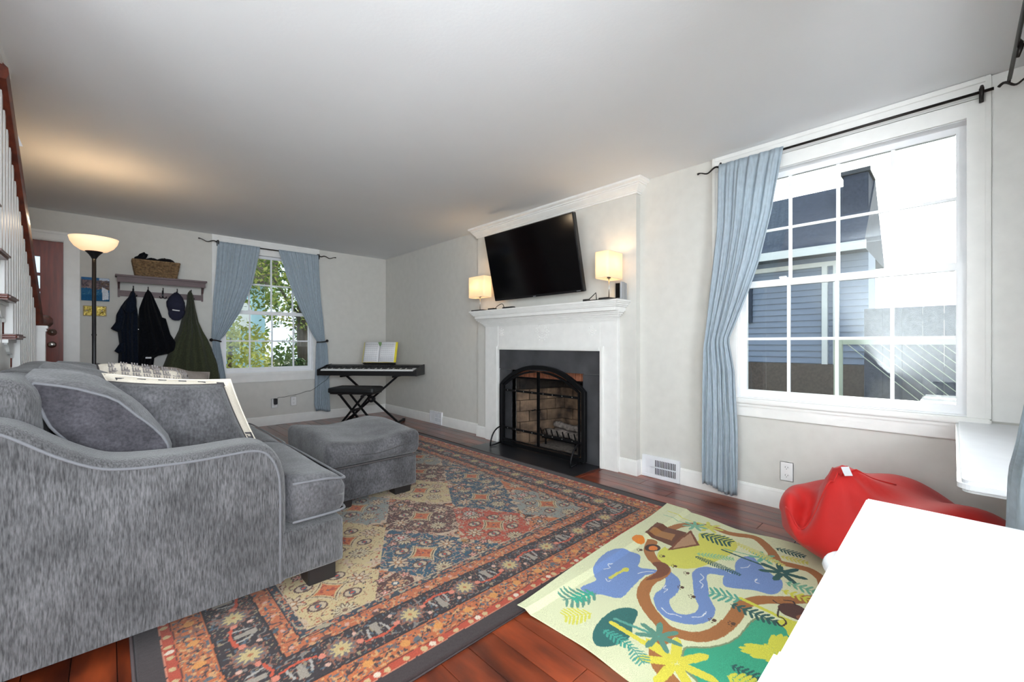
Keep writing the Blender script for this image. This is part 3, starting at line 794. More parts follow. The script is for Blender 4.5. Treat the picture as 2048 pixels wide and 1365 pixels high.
hz = ((D == D) & (np.minimum(X - RX0, RX1 - X) < np.minimum(Y - RY0, RY1 - Y)))
T = np.where(hz, Y, X)                      # runs along the nearest edge
n1 = vnoise(X, Y, 34, 1); n2 = vnoise(X, Y, 34, 2); n3 = vnoise(X, Y, 80, 3); n4 = vnoise(X, Y, 22, 4); n5 = vnoise(X, Y, 46, 5)
CR, BL, RD, BR_, OR, MU, GR, DK = (208, 184, 136), (46, 84, 104), (188, 74, 48), (88, 52, 46), (208, 118, 66), (176, 122, 66), (150, 152, 144), (56, 46, 47)
# field: lozenge medallions on a staggered lattice
sx_, sy_ = .48, .82
def cellinfo(ox, oy):
    i = np.round((X - ox) / sx_); j = np.round((Y - oy) / sy_); return i, j, X - ox - i * sx_, Y - oy - j * sy_
ia, ja, dxa, dya = cellinfo(1.17, 1.89); ib, jb, dxb, dyb = cellinfo(1.41, 2.30)
wob = (n4 - .5) * .05
da = np.abs(dxa) / .24 + np.abs(dya) / .41; db = np.abs(dxb) / .24 + np.abs(dyb) / .41
ang = lambda dx, dy: np.arctan2(dy, dx)
useA = da < db
i_ = np.where(useA, ia, ib); j_ = np.where(useA, ja, jb); dx = np.where(useA, dxa, dxb); dy = np.where(useA, dya, dyb); dd = np.where(useA, da, db)
dd = (np.abs(dx) / .262) ** 1.12 + (np.abs(dy) / .375) ** 1.12; lob = dd + .07 * np.cos(12 * ang(dx, dy * .65)) + (n4 - .5) * .30 + (n1 - .5) * .14
palA = np.array([BL, RD, CR, CR, OR, GR][:6]); palB = np.array([BR_, BL, OR, BR_, CR])
idxA = ((ia * 1 + ja * 2) % 4).astype(int); lutA = np.array([BL, RD, GR, CR])
idxB = ((ib * 1 + jb * 3) % 4).astype(int); lutB = np.array([BR_, BL, OR, CR])
base = np.where(useA[..., None], lutA[idxA], lutB[idxB]).astype(float)
inter = np.where(((i_ + j_) % 2 == 0)[..., None], np.array(OR), np.array(MU)).astype(float)
fieldm = D > .475
f = np.where((lob < 1.0)[..., None], base, inter)
f[np.abs(lob - 1.0) < .055] = (206, 178, 150); f[np.abs(lob - 1.10) < .03] = DK
dark = (base.sum(-1) < 330)
lightc = (216, 196, 160)
n6 = vnoise(X, Y, 105, 11); n7 = vnoise(X, Y, 85, 12)
f[(np.abs(n1 - .5) < .042) & dark] = (178, 152, 130); f[(np.abs(n1 - .5) < .022) & ~dark] = (150, 108, 84)
f[(np.abs(n2 - .5) < .028) & dark] = (176, 112, 92); f[(n6 > .86) & ~dark] = (184, 98, 72); f[(n6 > .84) & dark] = (190, 160, 116); f[(n7 < .10)] = (58, 62, 72); f[(n7 > .9)] = (204, 170, 140)
def flower(cx, cy, rad, n, c1, c2, c3, arr=None, mask=None, sharp=.25):
    ddx = dx - cx; ddy = dy - cy; rr = np.hypot(ddx, ddy); a = np.arctan2(ddy, ddx)
    R1 = rad * (1 + sharp * np.cos(n * a))
    mk = fieldm if mask is None else mask
    f[mk & (rr < R1 + .008)] = (88, 60, 54); f[mk & (rr < R1)] = c1; f[mk & (rr < R1) & (np.cos(n * a) < -.55) & (rr > rad * .4)] = (120, 90, 74)
    f[mk & (rr < rad * .5)] = c2; f[mk & (rr < rad * .28)] = c3
# centre cartouche with concave sides
q = (np.abs(dx) / .075) ** .72 + (np.abs(dy) / .085) ** .72
q = np.abs(dx) / .085 + np.abs(dy) / .085 - .9 * np.abs(dx * dy) / .0072 * .35
ast = (np.abs(dx) + np.abs(dy)) / .1 + 0 * q
curved = np.sqrt(np.abs(dx) / .1) + np.sqrt(np.abs(dy) / .1)
sqm = (np.abs(dx) / .078) ** .74 + (np.abs(dy) / .084) ** .74
f[sqm < 1.22] = (206, 186, 150); f[sqm < 1.10] = (92, 64, 56); f[sqm < 1.02] = (206, 178, 130)
cc = np.where((dark | (base[..., 1] > 150))[..., None], np.array((206, 110, 62)), np.array((214, 178, 124)))
mk = sqm < .88; f[mk] = cc[mk]; f[mk & (n6 > .66)] = (160, 70, 48); f[(sqm < .2)] = (70, 84, 96)
for (a, b) in ((.072, .088), (-.072, .088), (.072, -.088), (-.072, -.088)):
    flower(a, b, .029, 2, (200, 176, 146), tuple(BL), (204, 84, 56), sharp=.1)
for (a, b, k) in ((0, .187, 0), (0, -.187, 0), (-.142, 0, 1), (.142, 0, 1)):
    if k: flower(a, b, .037, 8, (206, 180, 150), (168, 116, 76), (216, 196, 170), sharp=.4)
    else: flower(a, b, .038, 13, (206, 190, 156), (196, 172, 134), (120, 90, 76), sharp=.26)
# small blossoms where lozenges meet
gx = np.abs(((X - 1.17) / .24 + .5) % 1 - .5) * .24; 
dx0, dy0 = dx.copy(), dy.copy()
for (ox, oy, c1, c2, c3) in ((1.41, 1.735, (206, 150, 110), tuple(BL), (224, 210, 190)), (1.17, 2.12, (196, 186, 170), (190, 70, 60), (226, 206, 190))):
    i2 = np.round((X - ox) / sx_); j2 = np.round((Y - oy) / sy_); dx = X - ox - i2 * sx_; dy = Y - oy - j2 * sy_
    flower(0, 0, .036, 9, c1, c2, c3, sharp=.16)
    for a_ in range(4): flower(.075 * math.cos(a_ * 1.571 + .5), .075 * math.sin(a_ * 1.571 + .5), .017, 5, (214, 160, 140), (196, 80, 60), (226, 206, 190), sharp=.3)
rg.c[fieldm] = f[fieldm]
# borders, from the outside in
def band(a, b, col): rg.c[(D >= a) & (D < b)] = col
band(.072, .108, RD); band(.108, .205, (198, 108, 62)); band(.205, .372, (54, 44, 46)); band(.372, .44, (192, 106, 66)); band(.44, .475, (60, 66, 76))
for a, wd, c_ in ((.072, .004, (222, 140, 110)), (.106, .004, (90, 50, 40)), (.205, .006, (40, 34, 36)), (.372, .006, (40, 34, 36)), (.44, .005, (44, 44, 50)), (.475, .006, (200, 170, 140))): band(a, a + wd, c_)
inb = lambda a, b: (D >= a) & (D < b)
m_ = inb(.076, .104)
pt = (T % .07); rg.c[m_ & (np.hypot(pt - .035, (D - .09)) < .0115)] = (212, 180, 130); rg.c[m_ & (np.hypot((T + .035) % .21 - .035, D - .09) < .012)] = (236, 214, 190)
m_ = inb(.115, .20)
wv = .158 + .024 * np.sin(T * 2 * np.pi / .14)
rg.c[m_ & (np.abs(D - wv) < .004)] = (70, 60, 60); rg.c[m_ & (np.abs(n1 - .5) < .05)] = (140, 96, 80); rg.c[m_ & (n6 > .70)] = (214, 158, 104); rg.c[m_ & (n7 > .76)] = (96, 102, 108); rg.c[m_ & (n7 < .2)] = (74, 56, 54)
rg.c[m_ & (np.hypot((T % .14) - .07, D - .158) < .018)] = (222, 150, 78)
m_ = inb(.378, .438)
rg.c[m_ & (np.abs(n1 - .5) < .06)] = (92, 62, 56); rg.c[m_ & (n6 > .7)] = (210, 152, 104); rg.c[m_ & (n7 > .78)] = (74, 90, 100); rg.c[m_ & (np.hypot((T % .12) - .06, D - .408) < .009)] = (212, 160, 140)
m_ = inb(.446, .472)
rg.c[m_ & (n6 > .6)] = (186, 110, 76); rg.c[m_ & (np.abs(n1 - .5) < .08)] = (170, 156, 130)
# wide dark border with rosettes and palmettes
P_ = .272; m_ = inb(.213, .37); Dc = D - .291
rg.c[m_ & (np.abs(n1 - .5) < .028)] = (132, 122, 116); rg.c[m_ & (np.abs(n2 - .5) < .022)] = (150, 96, 76); rg.c[m_ & (n6 > .86)] = (160, 140, 108); rg.c[m_ & (n7 > .86)] = (86, 100, 112); rg.c[m_ & (n7 < .12)] = (150, 84, 64)
t0 = (T - .866 + P_ / 2) % P_ - P_ / 2; rr = np.hypot(t0, Dc); aa = np.arctan2(Dc, t0)
rg.c[m_ & (rr < .054 * (1 + .12 * np.cos(12 * aa)))] = (150, 98, 78); rg.c[m_ & (rr < .044 * (1 + .15 * np.cos(12 * aa)))] = (112, 104, 104); rg.c[m_ & (rr < .032 * (1 + .28 * np.cos(10 * aa)))] = (204, 180, 126); rg.c[m_ & (rr < .008)] = (180, 110, 70)
t1 = (T - .866) % P_ - P_ / 2; kk = np.floor((T - .866) / P_) % 2 * 2 - 1; dd1 = Dc * kk
rg.c[m_ & (np.abs(t1) < .011 + .12 * np.clip(dd1, 0, .06)) & (np.abs(dd1 - .015) < .036)] = (164, 152, 138)
rg.c[m_ & (np.abs(np.abs(t1) - .03 - .25 * np.clip(.02 - dd1, -.03, .03)) < .0045) & (np.abs(dd1) < .035)] = (176, 168, 160)
rg.c[m_ & (np.abs(dd1 + .036 - .22 * np.abs(t1)) < .0055) & (np.abs(t1) < .062)] = (206, 84, 54)
rg.c[m_ & (np.hypot(np.abs(t1) - .072, dd1 + .01) < .013)] = (222, 132, 108)
rg.c[m_ & (np.hypot(np.abs(t1) - .072, dd1 - .045) < .009)] = (222, 176, 156)
rg.c *= .81
def rug_z(X, Y):
    D0 = np.minimum(np.minimum(X - RX0, RX1 - X), np.minimum(Y - RY0, RY1 - Y))
    return .0105 * np.clip(D0 / .01, 0, 1) ** .5 + .0010 * (vnoise(X, Y, 300, 8) - .5) + .002 * (vnoise(X, Y, 3, 6) - .5) * np.clip(D0 / .03, 0, 1)
rug = rg.mesh('rug', attr_mat('wool_pile', .95, 420), lambda a, b: rug_z(a, b) + .0005)
tag(rug, 'large oriental rug with lozenge medallions and dark floral borders', 'rug')
bd = MB().tube([(RX0 - .004, RY0 - .004, .006), (RX1 + .004, RY0 - .004, .006), (RX1 + .004, RY1 + .004, .006), (RX0 - .004, RY1 + .004, .006)], .0065, 8, closed=True).build('rug_binding', mat('dark_binding', (58, 48, 48), .9), rug, smooth=True)

# ---------------------------------------------------------------- printed play mat
MAT_ART = [
    ('poly', (228, 224, 96), [(2.075, 1.066), (2.15, 1.067), (2.151, 1.041), (2.33, 0.972), (2.44, 1.004), (2.502, 0.916), (2.484, 0.825), (2.362, 0.792), (2.164, 0.823), (2.036, 0.872), (1.982, 0.935), (1.979, 0.999), (2.009, 1.036)]),
    ('poly', (135, 150, 110), [(1.478, 0.665), (1.547, 0.61), (1.623, 0.569), (1.703, 0.552), (1.783, 0.551), (1.856, 0.537), (1.899, 0.456), (1.96, 0.359), (1.899, 0.263), (1.577, 0.269), (1.329, 0.505), (1.364, 0.574), (1.388, 0.627)]),
    ('poly', (58, 172, 132), [(1.478, 0.656), (1.537, 0.607), (1.616, 0.564), (1.696, 0.547), (1.776, 0.544), (1.846, 0.531), (1.886, 0.453), (1.942, 0.361), (1.887, 0.275), (1.585, 0.278), (1.341, 0.51), (1.375, 0.573), (1.399, 0.625)]),
    ('stroke', (176, 112, 58), 0.05, [(2.384, 1.144), (2.468, 1.125), (2.547, 1.062), (2.573, 0.979), (2.563, 0.886), (2.612, 0.784), (2.586, 0.728), (2.502, 0.659), (2.413, 0.607), (2.417, 0.54), (2.421, 0.475), (2.365, 0.415), (2.277, 0.393), (2.189, 0.395)]),
    ('poly', (122, 150, 205), [(1.672, 1.19), (1.767, 1.223), (1.878, 1.23), (1.95, 1.19), (1.971, 1.118), (1.916, 1.082), (1.857, 1.053), (1.895, 0.981), (1.865, 0.966), (1.814, 0.996), (1.721, 0.992), (1.656, 0.986), (1.593, 0.98), (1.563, 1.0), (1.538, 1.057), (1.503, 1.082), (1.502, 1.116), (1.522, 1.148), (1.611, 1.133), (1.64, 1.162)]),
    ('stroke', (122, 150, 205), 0.062, [(1.898, 0.935), (1.868, 0.889), (1.784, 0.863), (1.702, 0.86), (1.639, 0.814), (1.623, 0.766), (1.65, 0.72), (1.707, 0.693), (1.774, 0.7), (1.838, 0.746), (1.932, 0.791), (2.011, 0.827), (2.068, 0.816), (2.1, 0.762), (2.129, 0.714)]),
    ('poly', (122, 150, 205), [(2.226, 0.743), (2.314, 0.746), (2.373, 0.712), (2.326, 0.669), (2.255, 0.594), (2.229, 0.545), (2.138, 0.526), (2.073, 0.546), (2.046, 0.614), (1.994, 0.689), (2.006, 0.721), (2.082, 0.741), (2.144, 0.72)]),
    ('stroke', (176, 112, 58), 0.055, [(2.151, 1.142), (2.055, 1.109), (1.989, 1.056), (1.953, 1.003), (1.934, 0.96), (1.863, 0.949), (1.776, 0.959), (1.677, 0.932), (1.607, 0.875), (1.554, 0.798), (1.532, 0.742), (1.563, 0.664), (1.633, 0.621), (1.73, 0.604), (1.816, 0.603), (1.903, 0.607), (1.998, 0.562), (2.072, 0.492), (2.189, 0.395)]),
    ('stroke', (176, 112, 58), 0.05, [(1.524, 0.737), (1.449, 0.738), (1.385, 0.72), (1.333, 0.679), (1.313, 0.641), (1.29, 0.593)]),
    ('poly', (128, 72, 44), [(1.938, 1.029), (1.975, 1.014), (1.986, 0.982), (1.952, 0.943), (1.882, 0.931), (1.819, 0.95), (1.777, 0.975), (1.859, 0.972), (1.906, 0.987)]),
    ('poly', (112, 66, 44), [(2.375, 1.23), (2.397, 1.059), (2.184, 1.048), (2.194, 1.209)]),
    ('poly', (176, 122, 70), [(2.299, 1.21), (2.33, 1.094), (2.244, 1.075), (2.224, 1.201)]),
    ('poly', (128, 72, 44), [(2.445, 1.056), (2.299, 0.945), (2.122, 1.04), (2.294, 1.059)]),
    ('poly', (190, 145, 110), [(2.406, 1.042), (2.299, 0.963), (2.161, 1.032), (2.295, 1.045)]),
    ('poly', (240, 140, 45), [(2.126, 1.172), (2.104, 1.164), (2.081, 1.166), (2.063, 1.175), (2.056, 1.19), (2.06, 1.206), (2.075, 1.221), (2.097, 1.228), (2.121, 1.227), (2.139, 1.218), (2.147, 1.203), (2.142, 1.186)]),
    ('poly', (70, 45, 35), [(2.119, 1.077), (2.096, 1.072), (2.072, 1.076), (2.052, 1.088), (2.041, 1.105), (2.043, 1.123), (2.057, 1.136), (2.079, 1.142), (2.104, 1.139), (2.125, 1.126), (2.136, 1.109), (2.133, 1.091)]),
    ('poly', (235, 130, 50), [(2.104, 1.087), (2.09, 1.083), (2.075, 1.084), (2.064, 1.091), (2.059, 1.1), (2.061, 1.11), (2.07, 1.119), (2.084, 1.123), (2.099, 1.121), (2.11, 1.115), (2.116, 1.105), (2.113, 1.095)]),
    ('poly', (45, 110, 105), [(1.285, 0.918), (1.333, 0.945), (1.411, 0.962), (1.487, 0.959), (1.539, 0.931), (1.554, 0.896), (1.531, 0.875), (1.456, 0.853), (1.403, 0.829), (1.335, 0.834), (1.288, 0.857), (1.266, 0.884)]),
    ('stroke', (222, 216, 90), 0.016, [(1.677, 1.099), (1.74, 1.096), (1.802, 1.086)]),
    ('poly', (222, 216, 90), [(1.802, 1.076), (1.791, 1.072), (1.78, 1.072), (1.772, 1.077), (1.768, 1.084), (1.77, 1.092), (1.777, 1.099), (1.788, 1.103), (1.799, 1.103), (1.808, 1.098), (1.812, 1.091), (1.81, 1.083)]),
    ('stroke', (238, 240, 240), 0.004, [(1.72, 1.163), (1.756, 1.15), (1.766, 1.171), (1.796, 1.163)]),
    ('stroke', (238, 240, 240), 0.004, [(1.8, 1.029), (1.843, 1.011), (1.87, 0.985)]),
    ('stroke', (238, 240, 240), 0.004, [(1.657, 1.112), (1.646, 1.091), (1.662, 1.085)]),
    ('stroke', (238, 240, 240), 0.004, [(1.807, 0.893), (1.775, 0.889), (1.782, 0.874), (1.749, 0.872)]),
    ('stroke', (238, 240, 240), 0.004, [(2.014, 0.825), (1.99, 0.8), (1.949, 0.802), (1.934, 0.781), (1.903, 0.776)]),
    ('stroke', (238, 240, 240), 0.004, [(1.64, 0.828), (1.624, 0.793), (1.638, 0.773), (1.642, 0.748)]),
    ('stroke', (238, 240, 240), 0.004, [(1.672, 0.719), (1.707, 0.693), (1.75, 0.694)]),
    ('stroke', (238, 240, 240), 0.004, [(2.109, 0.809), (2.13, 0.773), (2.118, 0.725)]),
    ('stroke', (238, 240, 240), 0.004, [(2.205, 0.711), (2.236, 0.692), (2.269, 0.691)]),
    ('stroke', (238, 240, 240), 0.004, [(2.16, 0.628), (2.126, 0.624), (2.125, 0.608)]),
    ('stroke', (236, 222, 74), 0.022, [(1.414, 0.919), (1.402, 0.782), (1.392, 0.662)]),
    ('star', (236, 222, 74), (1.391, 0.653), 0.13),
    ('stroke', (92, 165, 148), 0.014, [(1.444, 0.924), (1.468, 0.754)]),
    ('star', (96, 150, 130), (1.47, 0.755), 0.085),
    ('stroke', (40, 92, 88), 0.014, [(2.334, 0.843), (2.317, 0.688), (2.313, 0.569)]),
    ('star', (40, 92, 88), (2.307, 0.564), 0.1),
    ('stroke', (120, 190, 155), 0.008, [(2.352, 0.837), (2.391, 0.673)]),
    ('star', (120, 190, 155), (2.402, 0.669), 0.07),
    ('stroke', (226, 222, 100), 0.009, [(2.585, 1.262), (2.564, 1.003)]),
    ('star', (226, 222, 100), (2.559, 1.001), 0.08),
    ('stroke', (130, 190, 160), 0.006, [(2.508, 1.256), (2.523, 1.066)]),
    ('star', (130, 190, 160), (2.516, 1.063), 0.07),
    ('stroke', (226, 222, 74), 0.02, [(1.946, 0.627), (1.926, 0.484), (1.929, 0.363)]),
    ('fern', (40, 92, 80), (2.433, 0.996), (2.445, 0.837), 0.07, 0.012),
    ('fern', (100, 155, 135), (1.528, 1.075), (1.39, 1.142), 0.07, 0.013),
    ('fern', (60, 178, 148), (1.528, 1.091), (1.42, 1.113), 0.035, 0.014),
    ('fern', (228, 222, 90), (1.403, 1.01), (1.306, 1.068), 0.055, 0.009),
    ('fern', (92, 172, 150), (1.934, 0.623), (1.9, 0.736), 0.055, 0.012),
    ('fern', (226, 222, 74), (1.67, 0.377), (1.71, 0.466), 0.11, 0.022),
    ('fern', (150, 205, 150), (2.196, 0.915), (2.273, 0.763), 0.03, 0.008),
    ('fern', (40, 92, 88), (2.165, 0.911), (2.136, 0.689), 0.025, 0.006),
    ('fern', (40, 92, 88), (1.516, 0.519), (1.526, 0.402), 0.03, 0.008),
    ('fern', (226, 222, 74), (1.46, 0.51), (1.475, 0.433), 0.05, 0.012),
    ('fern', (70, 168, 148), (1.355, 0.917), (1.35, 0.798), 0.03, 0.008),
    ('fern', (90, 168, 150), (1.35, 0.798), (1.31, 0.725), 0.035, 0.007),
    ('fern', (226, 222, 120), (2.474, 0.822), (2.383, 0.572), 0.03, 0.009),
    ('fern', (40, 92, 88), (2.56, 0.652), (2.56, 0.522), 0.035, 0.009),
    ('fern', (226, 222, 100), (2.48, 0.61), (2.496, 0.496), 0.03, 0.009),
    ('fern', (120, 185, 150), (2.227, 0.528), (2.235, 0.392), 0.04, 0.012),
    ('fern', (226, 222, 74), (2.143, 0.521), (2.147, 0.404), 0.035, 0.012),
    ('fern', (40, 92, 88), (1.874, 0.642), (1.875, 0.472), 0.04, 0.012),
    ('poly', (226, 222, 74), [(1.892, 0.476), (1.937, 0.432), (1.949, 0.357), (1.872, 0.357), (1.822, 0.417), (1.855, 0.44)]),
    ('poly', (88, 52, 44), [(1.997, 0.502), (2.049, 0.486), (2.072, 0.445), (2.04, 0.389), (2.041, 0.347), (1.976, 0.357), (1.959, 0.405), (1.956, 0.47)]),
    ('poly', (160, 100, 66), [(2.006, 0.401), (1.994, 0.401), (1.981, 0.405), (1.971, 0.413), (1.965, 0.421), (1.966, 0.428), (1.973, 0.433), (1.984, 0.433), (1.997, 0.428), (2.008, 0.421), (2.014, 0.412), (2.013, 0.405)]),
    ('stroke', (62, 40, 36), 0.007, [(1.989, 0.495), (1.926, 0.484), (1.925, 0.465), (1.899, 0.449), (1.863, 0.458), (1.879, 0.475)]),
    ('stroke', (62, 40, 36), 0.006, [(2.028, 0.487), (2.022, 0.509), (2.032, 0.529)]),
    ('stroke', (62, 40, 36), 0.006, [(2.062, 0.455), (2.085, 0.471), (2.067, 0.496)]),
    ('dots', (88, 60, 40), [(2.018, 1.137), (2.044, 1.025), (1.993, 0.938), (1.974, 0.868), (1.842, 0.835), (1.811, 0.772), (1.715, 0.65), (1.745, 0.59)]),
]

BASE = (232, 234, 190)
mx0, mx1, my0, my1 = 1.225, 2.715, -.04, 1.325
mc = Canvas(mx0, mx1, my0, my1, .0026, BASE)
def vec(a, b): return (b[0] - a[0], b[1] - a[1])
def fern(c, a, b, hw, lw):
    L = math.hypot(*vec(a, b)); n = max(5, int(L / (lw * 1.7))); d = (vec(a, b)[0] / L, vec(a, b)[1] / L); nn = (-d[1], d[0])
    mc.stroke([a, b], lw * .6, c)
    for i in range(n):
        t = (i + .3) / n; p = (a[0] + d[0] * L * t, a[1] + d[1] * L * t); k = hw * math.sin(math.pi * (.12 + .8 * t)) ** .7
        for s_ in (-1, 1): mc.stroke([p, (p[0] + nn[0] * s_ * k + d[0] * k * .55, p[1] + nn[1] * s_ * k + d[1] * k * .55)], lw, c, taper=True)
def star(c, p, r_):
    for k in range(7):
        a = k * 2 * math.pi / 7 + .4; e1 = (p[0] + r_ * math.cos(a), p[1] + r_ * math.sin(a)); e0 = (p[0] + r_ * .08 * math.cos(a), p[1] + r_ * .08 * math.sin(a))
        mc.stroke([e0, e1], r_ * .27, c, taper=True)
def crom(p, closed, n=5):
    m = len(p); o_ = []
    for i in range(m if closed else m - 1):
        q = [p[(i + d_) % m] if closed else p[min(max(i + d_, 0), m - 1)] for d_ in (-1, 0, 1, 2)]
        for k in range(n):
            t = k / n
            o_.append(tuple(.5 * (2 * q[1][j] + (q[2][j] - q[0][j]) * t + (2 * q[0][j] - 5 * q[1][j] + 4 * q[2][j] - q[3][j]) * t * t + (3 * q[1][j] - q[0][j] - 3 * q[2][j] + q[3][j]) * t ** 3) for j in (0, 1)))
    return o_ if closed else o_ + [p[-1]]
for s_ in MAT_ART:
    k, c = s_[0], s_[1]
    if k == 'poly' and len(s_[2]) > 5: s_ = (k, c, crom(s_[2], True))
    if k == 'stroke' and len(s_[3]) > 2: s_ = (k, c, s_[2], crom(s_[3], False))
    if k == 'poly': mc.poly(s_[2], c)
    elif k == 'stroke': mc.stroke(s_[3], s_[2], c)
    elif k == 'star': star(c, s_[2], s_[3])
    elif k == 'fern': fern(c, s_[2], s_[3], s_[4], s_[5])
    elif k == 'dots':
        for p in s_[2]:
            mc.stroke([p, (p[0] + .006, p[1])], .016, c)
            for a in range(4): mc.stroke([(p[0] + .017 * math.cos(a * .7 + 1), p[1] + .017 * math.sin(a * .7 + 1))] * 2, .007, c)
def mat_z(X, Y):
    e_ = np.minimum(X - mx0, mx1 - X); onrug = np.clip((Y - 1.165) / .03, 0, 1)
    return .004 + .0150 * onrug + .0022 * np.sin(X * 9 + 1) * np.sin(Y * 11) + .004 * np.exp(-(X - mx0) / .03) * (1 + np.sin(Y * 23)) * .5 + .004 * np.exp(-(mx1 - X) / .03) * (1 + np.sin(Y * 19)) * .5
# wavy cut edges
mc.X2 = mc.X.copy()
tt = (mc.X - mx0) / (mx1 - mx0); ux = (mc.Y - my0) / (my1 - my0)
left = mx0 + .012 * np.sin(mc.Y * 7 + .6) - .012; right = mx1 - .05 * np.exp(-((mc.Y - .85) / .16) ** 2) - .012 - .05 * np.clip((.7 - mc.Y), 0, 1)
top = my1 - .006 * np.sin(mc.X * 6) - .085 * (1 - tt) ** 1.0
Xn = left + (right - left) * tt; Yn = my0 + (top - my0) * ux
cx_old, cy_old = mc.X.copy(), mc.Y.copy()
# repaint at the displaced positions so that the print is not stretched
def resample(cv, Xn, Yn):
    ix = np.clip(np.round((Xn - mx0) / cv.d).astype(int), 0, cv.nx - 1); iy = np.clip(np.round((Yn - my0) / cv.d).astype(int), 0, cv.ny - 1)
    return cv.c[iy, ix]
mc.c = resample(mc, Xn, Yn) * .87; mc.X, mc.Y = Xn, Yn
pm = mc.mesh('play_mat', attr_mat('printed_felt', .95, 500), mat_z)
md = pm.modifiers.new('solid', 'SOLIDIFY'); md.thickness = .0035; md.offset = -1
tag(pm, 'pale yellow play mat printed with rivers, paths and jungle plants', 'play mat')
# ---------------------------------------------------------------- sofa
sf = thing('sofa', 'large grey chenille sofa with sloping arms and loose back cushions', 'sofa', (.2, 3.0, 0))
Y0, Y1 = 1.93, 3.62
toparm = [(-.385, .90), (-.33, .888), (-.233, .855), (-.186, .826), (-.11, .765), (-.03, .715), (.03, .697), (.12, .689), (.23, .686), (.34, .690), (.42, .690), (.475, .668), (.515, .615), (.537, .54), (.542, .45)]
def smooth_curve(p, n=3):
    out_ = []
    for i in range(len(p) - 1):
        p0 = p[max(0, i - 1)]; p1 = p[i]; p2 = p[i + 1]; p3 = p[min(len(p) - 1, i + 2)]
        for k in range(n):
            t = k / n
            out_.append(tuple(.5 * (2 * p1[j] + (p2[j] - p0[j]) * t + (2 * p0[j] - 5 * p1[j] + 4 * p2[j] - p3[j]) * t * t + (3 * p1[j] - p0[j] - 3 * p2[j] + p3[j]) * t ** 3) for j in range(len(p[0]))))
    out_.append(p[-1]); return out_
ta = smooth_curve(toparm)
def arm(ya, yb, name):
    """side panel outline lofted across the arm with a rolled top band"""
    mb = MB(); prof = []
    full = ta + [(.542, .30), (.542, .095), (-.385, .095)]
    def inset(r_):
        o_ = []
        for i, (x, z) in enumerate(full):
            a = full[i - 1]; b = full[(i + 1) % len(full)]
            if i < len(ta):
                a = ta[max(0, i - 1)]; b = ta[min(len(ta) - 1, i + 1)]
                dx_, dz_ = b[0] - a[0], b[1] - a[1]; L = math.hypot(dx_, dz_); nx_, nz_ = -dz_ / L, dx_ / L
                o_.append((x - nx_ * r_, z - nz_ * r_))
            elif i == len(ta): o_.append((x - r_, z))
            elif i == len(ta) + 1: o_.append((x - r_, z))
            else: o_.append((x, z))
        return o_
    rows = []; w_ = yb - ya; rr = .05
    steps = [(0, rr * .62), (.004, rr * .42), (.012, rr * .2), (.03, rr * .05), (.055, 0), (w_ - .055, 0), (w_ - .03, rr * .05), (w_ - .012, rr * .2), (w_ - .004, rr * .42), (w_, rr * .62)]
    for (dy_, ins) in steps:
        rows.append([(x, ya + dy_, z) for x, z in inset(ins)])
    mb.grid(rows, close=True); n = len(full)
    k = len(mb.v); mb.f += [tuple(range(n)), tuple(range(k - 1, k - n - 1, -1))]
    o = mb.build(name, M['sofa'], sf, smooth=True, auto=50)
    pp = inset(rr * .62 - .001)
    for yy in (ya + .001, yb - .001): MB().tube([(x, yy, z) for x, z in pp[:len(ta) + 2]], .0048, 6).build('piping', M['piping'], o, smooth=True)
    return o
arm(Y0, Y0 + .20, 'arm'); arm(Y1, Y1 + .20, 'arm')
softbox(-.38, .78, Y0 + .004, Y1 + .196, .095, .30, r=.018, n=14).build('base', M['sofa'], sf, smooth=True)
# seat cushions, T shaped at the ends
def tpl(mb, name, m=None, **kw): return mb.build(name, M[m or 'sofa_flat'], sf, smooth=True, **kw)
def seat(ya, yb, ext0, ext1, seed):
    def fn(q, u_, v_, w_):
        q = Vector(q)
        if ext0 and q.x < .56 and q.y < Y0 + .21: q.y = Y0 + .21 + (q.y - Y0 - .21) * .02
        if ext1 and q.x < .56 and q.y > Y1 - .01: q.y = Y1 - .01 + (q.y - Y1 + .01) * .02
        if w_ > 0: q.z -= .03 * max(0, (q.x - .62) / .18) ** 2
        q.z += .012 * math.sin(q.y * 7 + seed) * (1 if w_ > 0 else 0) * max(0, 1 - u_ ** 4)
        return q
    mb = softbox(-.15, .805, ya, yb, .305, .50, r=.06, n=22, crown=.018, wr=.008, ws=5, seed=seed, fn=fn)
    o = tpl(mb, 'seat_cushion')
    for zz, rr_ in ((.489, .0), (.325, .0)):
        pts = []
        for (x, y) in ((.565, ya + .004), (.70, ya + .004), (.775, ya + .014), (.800, ya + .05), (.803, ya + .2), (.803, (ya + yb) / 2), (.803, yb - .2), (.798, yb - .06), (.77, yb - .008)):
            pts.append((x, y, zz - (.026 * max(0, (x - .62) / .18) ** 2 if zz > .4 else 0)))
        MB().tube(smooth_curve(pts), .0055, 6).build('piping', M['piping'], o, smooth=True)
    return o
seat(Y0 + .012, 2.86, True, False, 1); seat(2.87, Y1 + .19, False, True, 4)
# sofa back with gathered, attached pillows
softbox(-.385, -.24, Y0 + .02, Y1 + .18, .10, .90, r=.07, n=12).build('back_frame', M['sofa'], sf, smooth=True)
def backpil(ya, yb, seed):
    def fn(q, u_, v_, w_):
        q = Vector(q); q.x += .02 * math.sin(q.y * 40 + seed) * max(0, w_ - .2) * (abs(v_) > .7)
        return q
    mb = softbox(-.38, -.165, ya, yb, .56, .985, r=.11, n=20, wr=.022, ws=7, seed=seed, fn=fn)
    return tpl(mb, 'back_pillow', 'sofa')
n3_ = [(2.05, 2.60), (2.61, 3.13), (3.14, 3.64)]
for i, (a, b) in enumerate(n3_): backpil(a, b, i * 3.1)
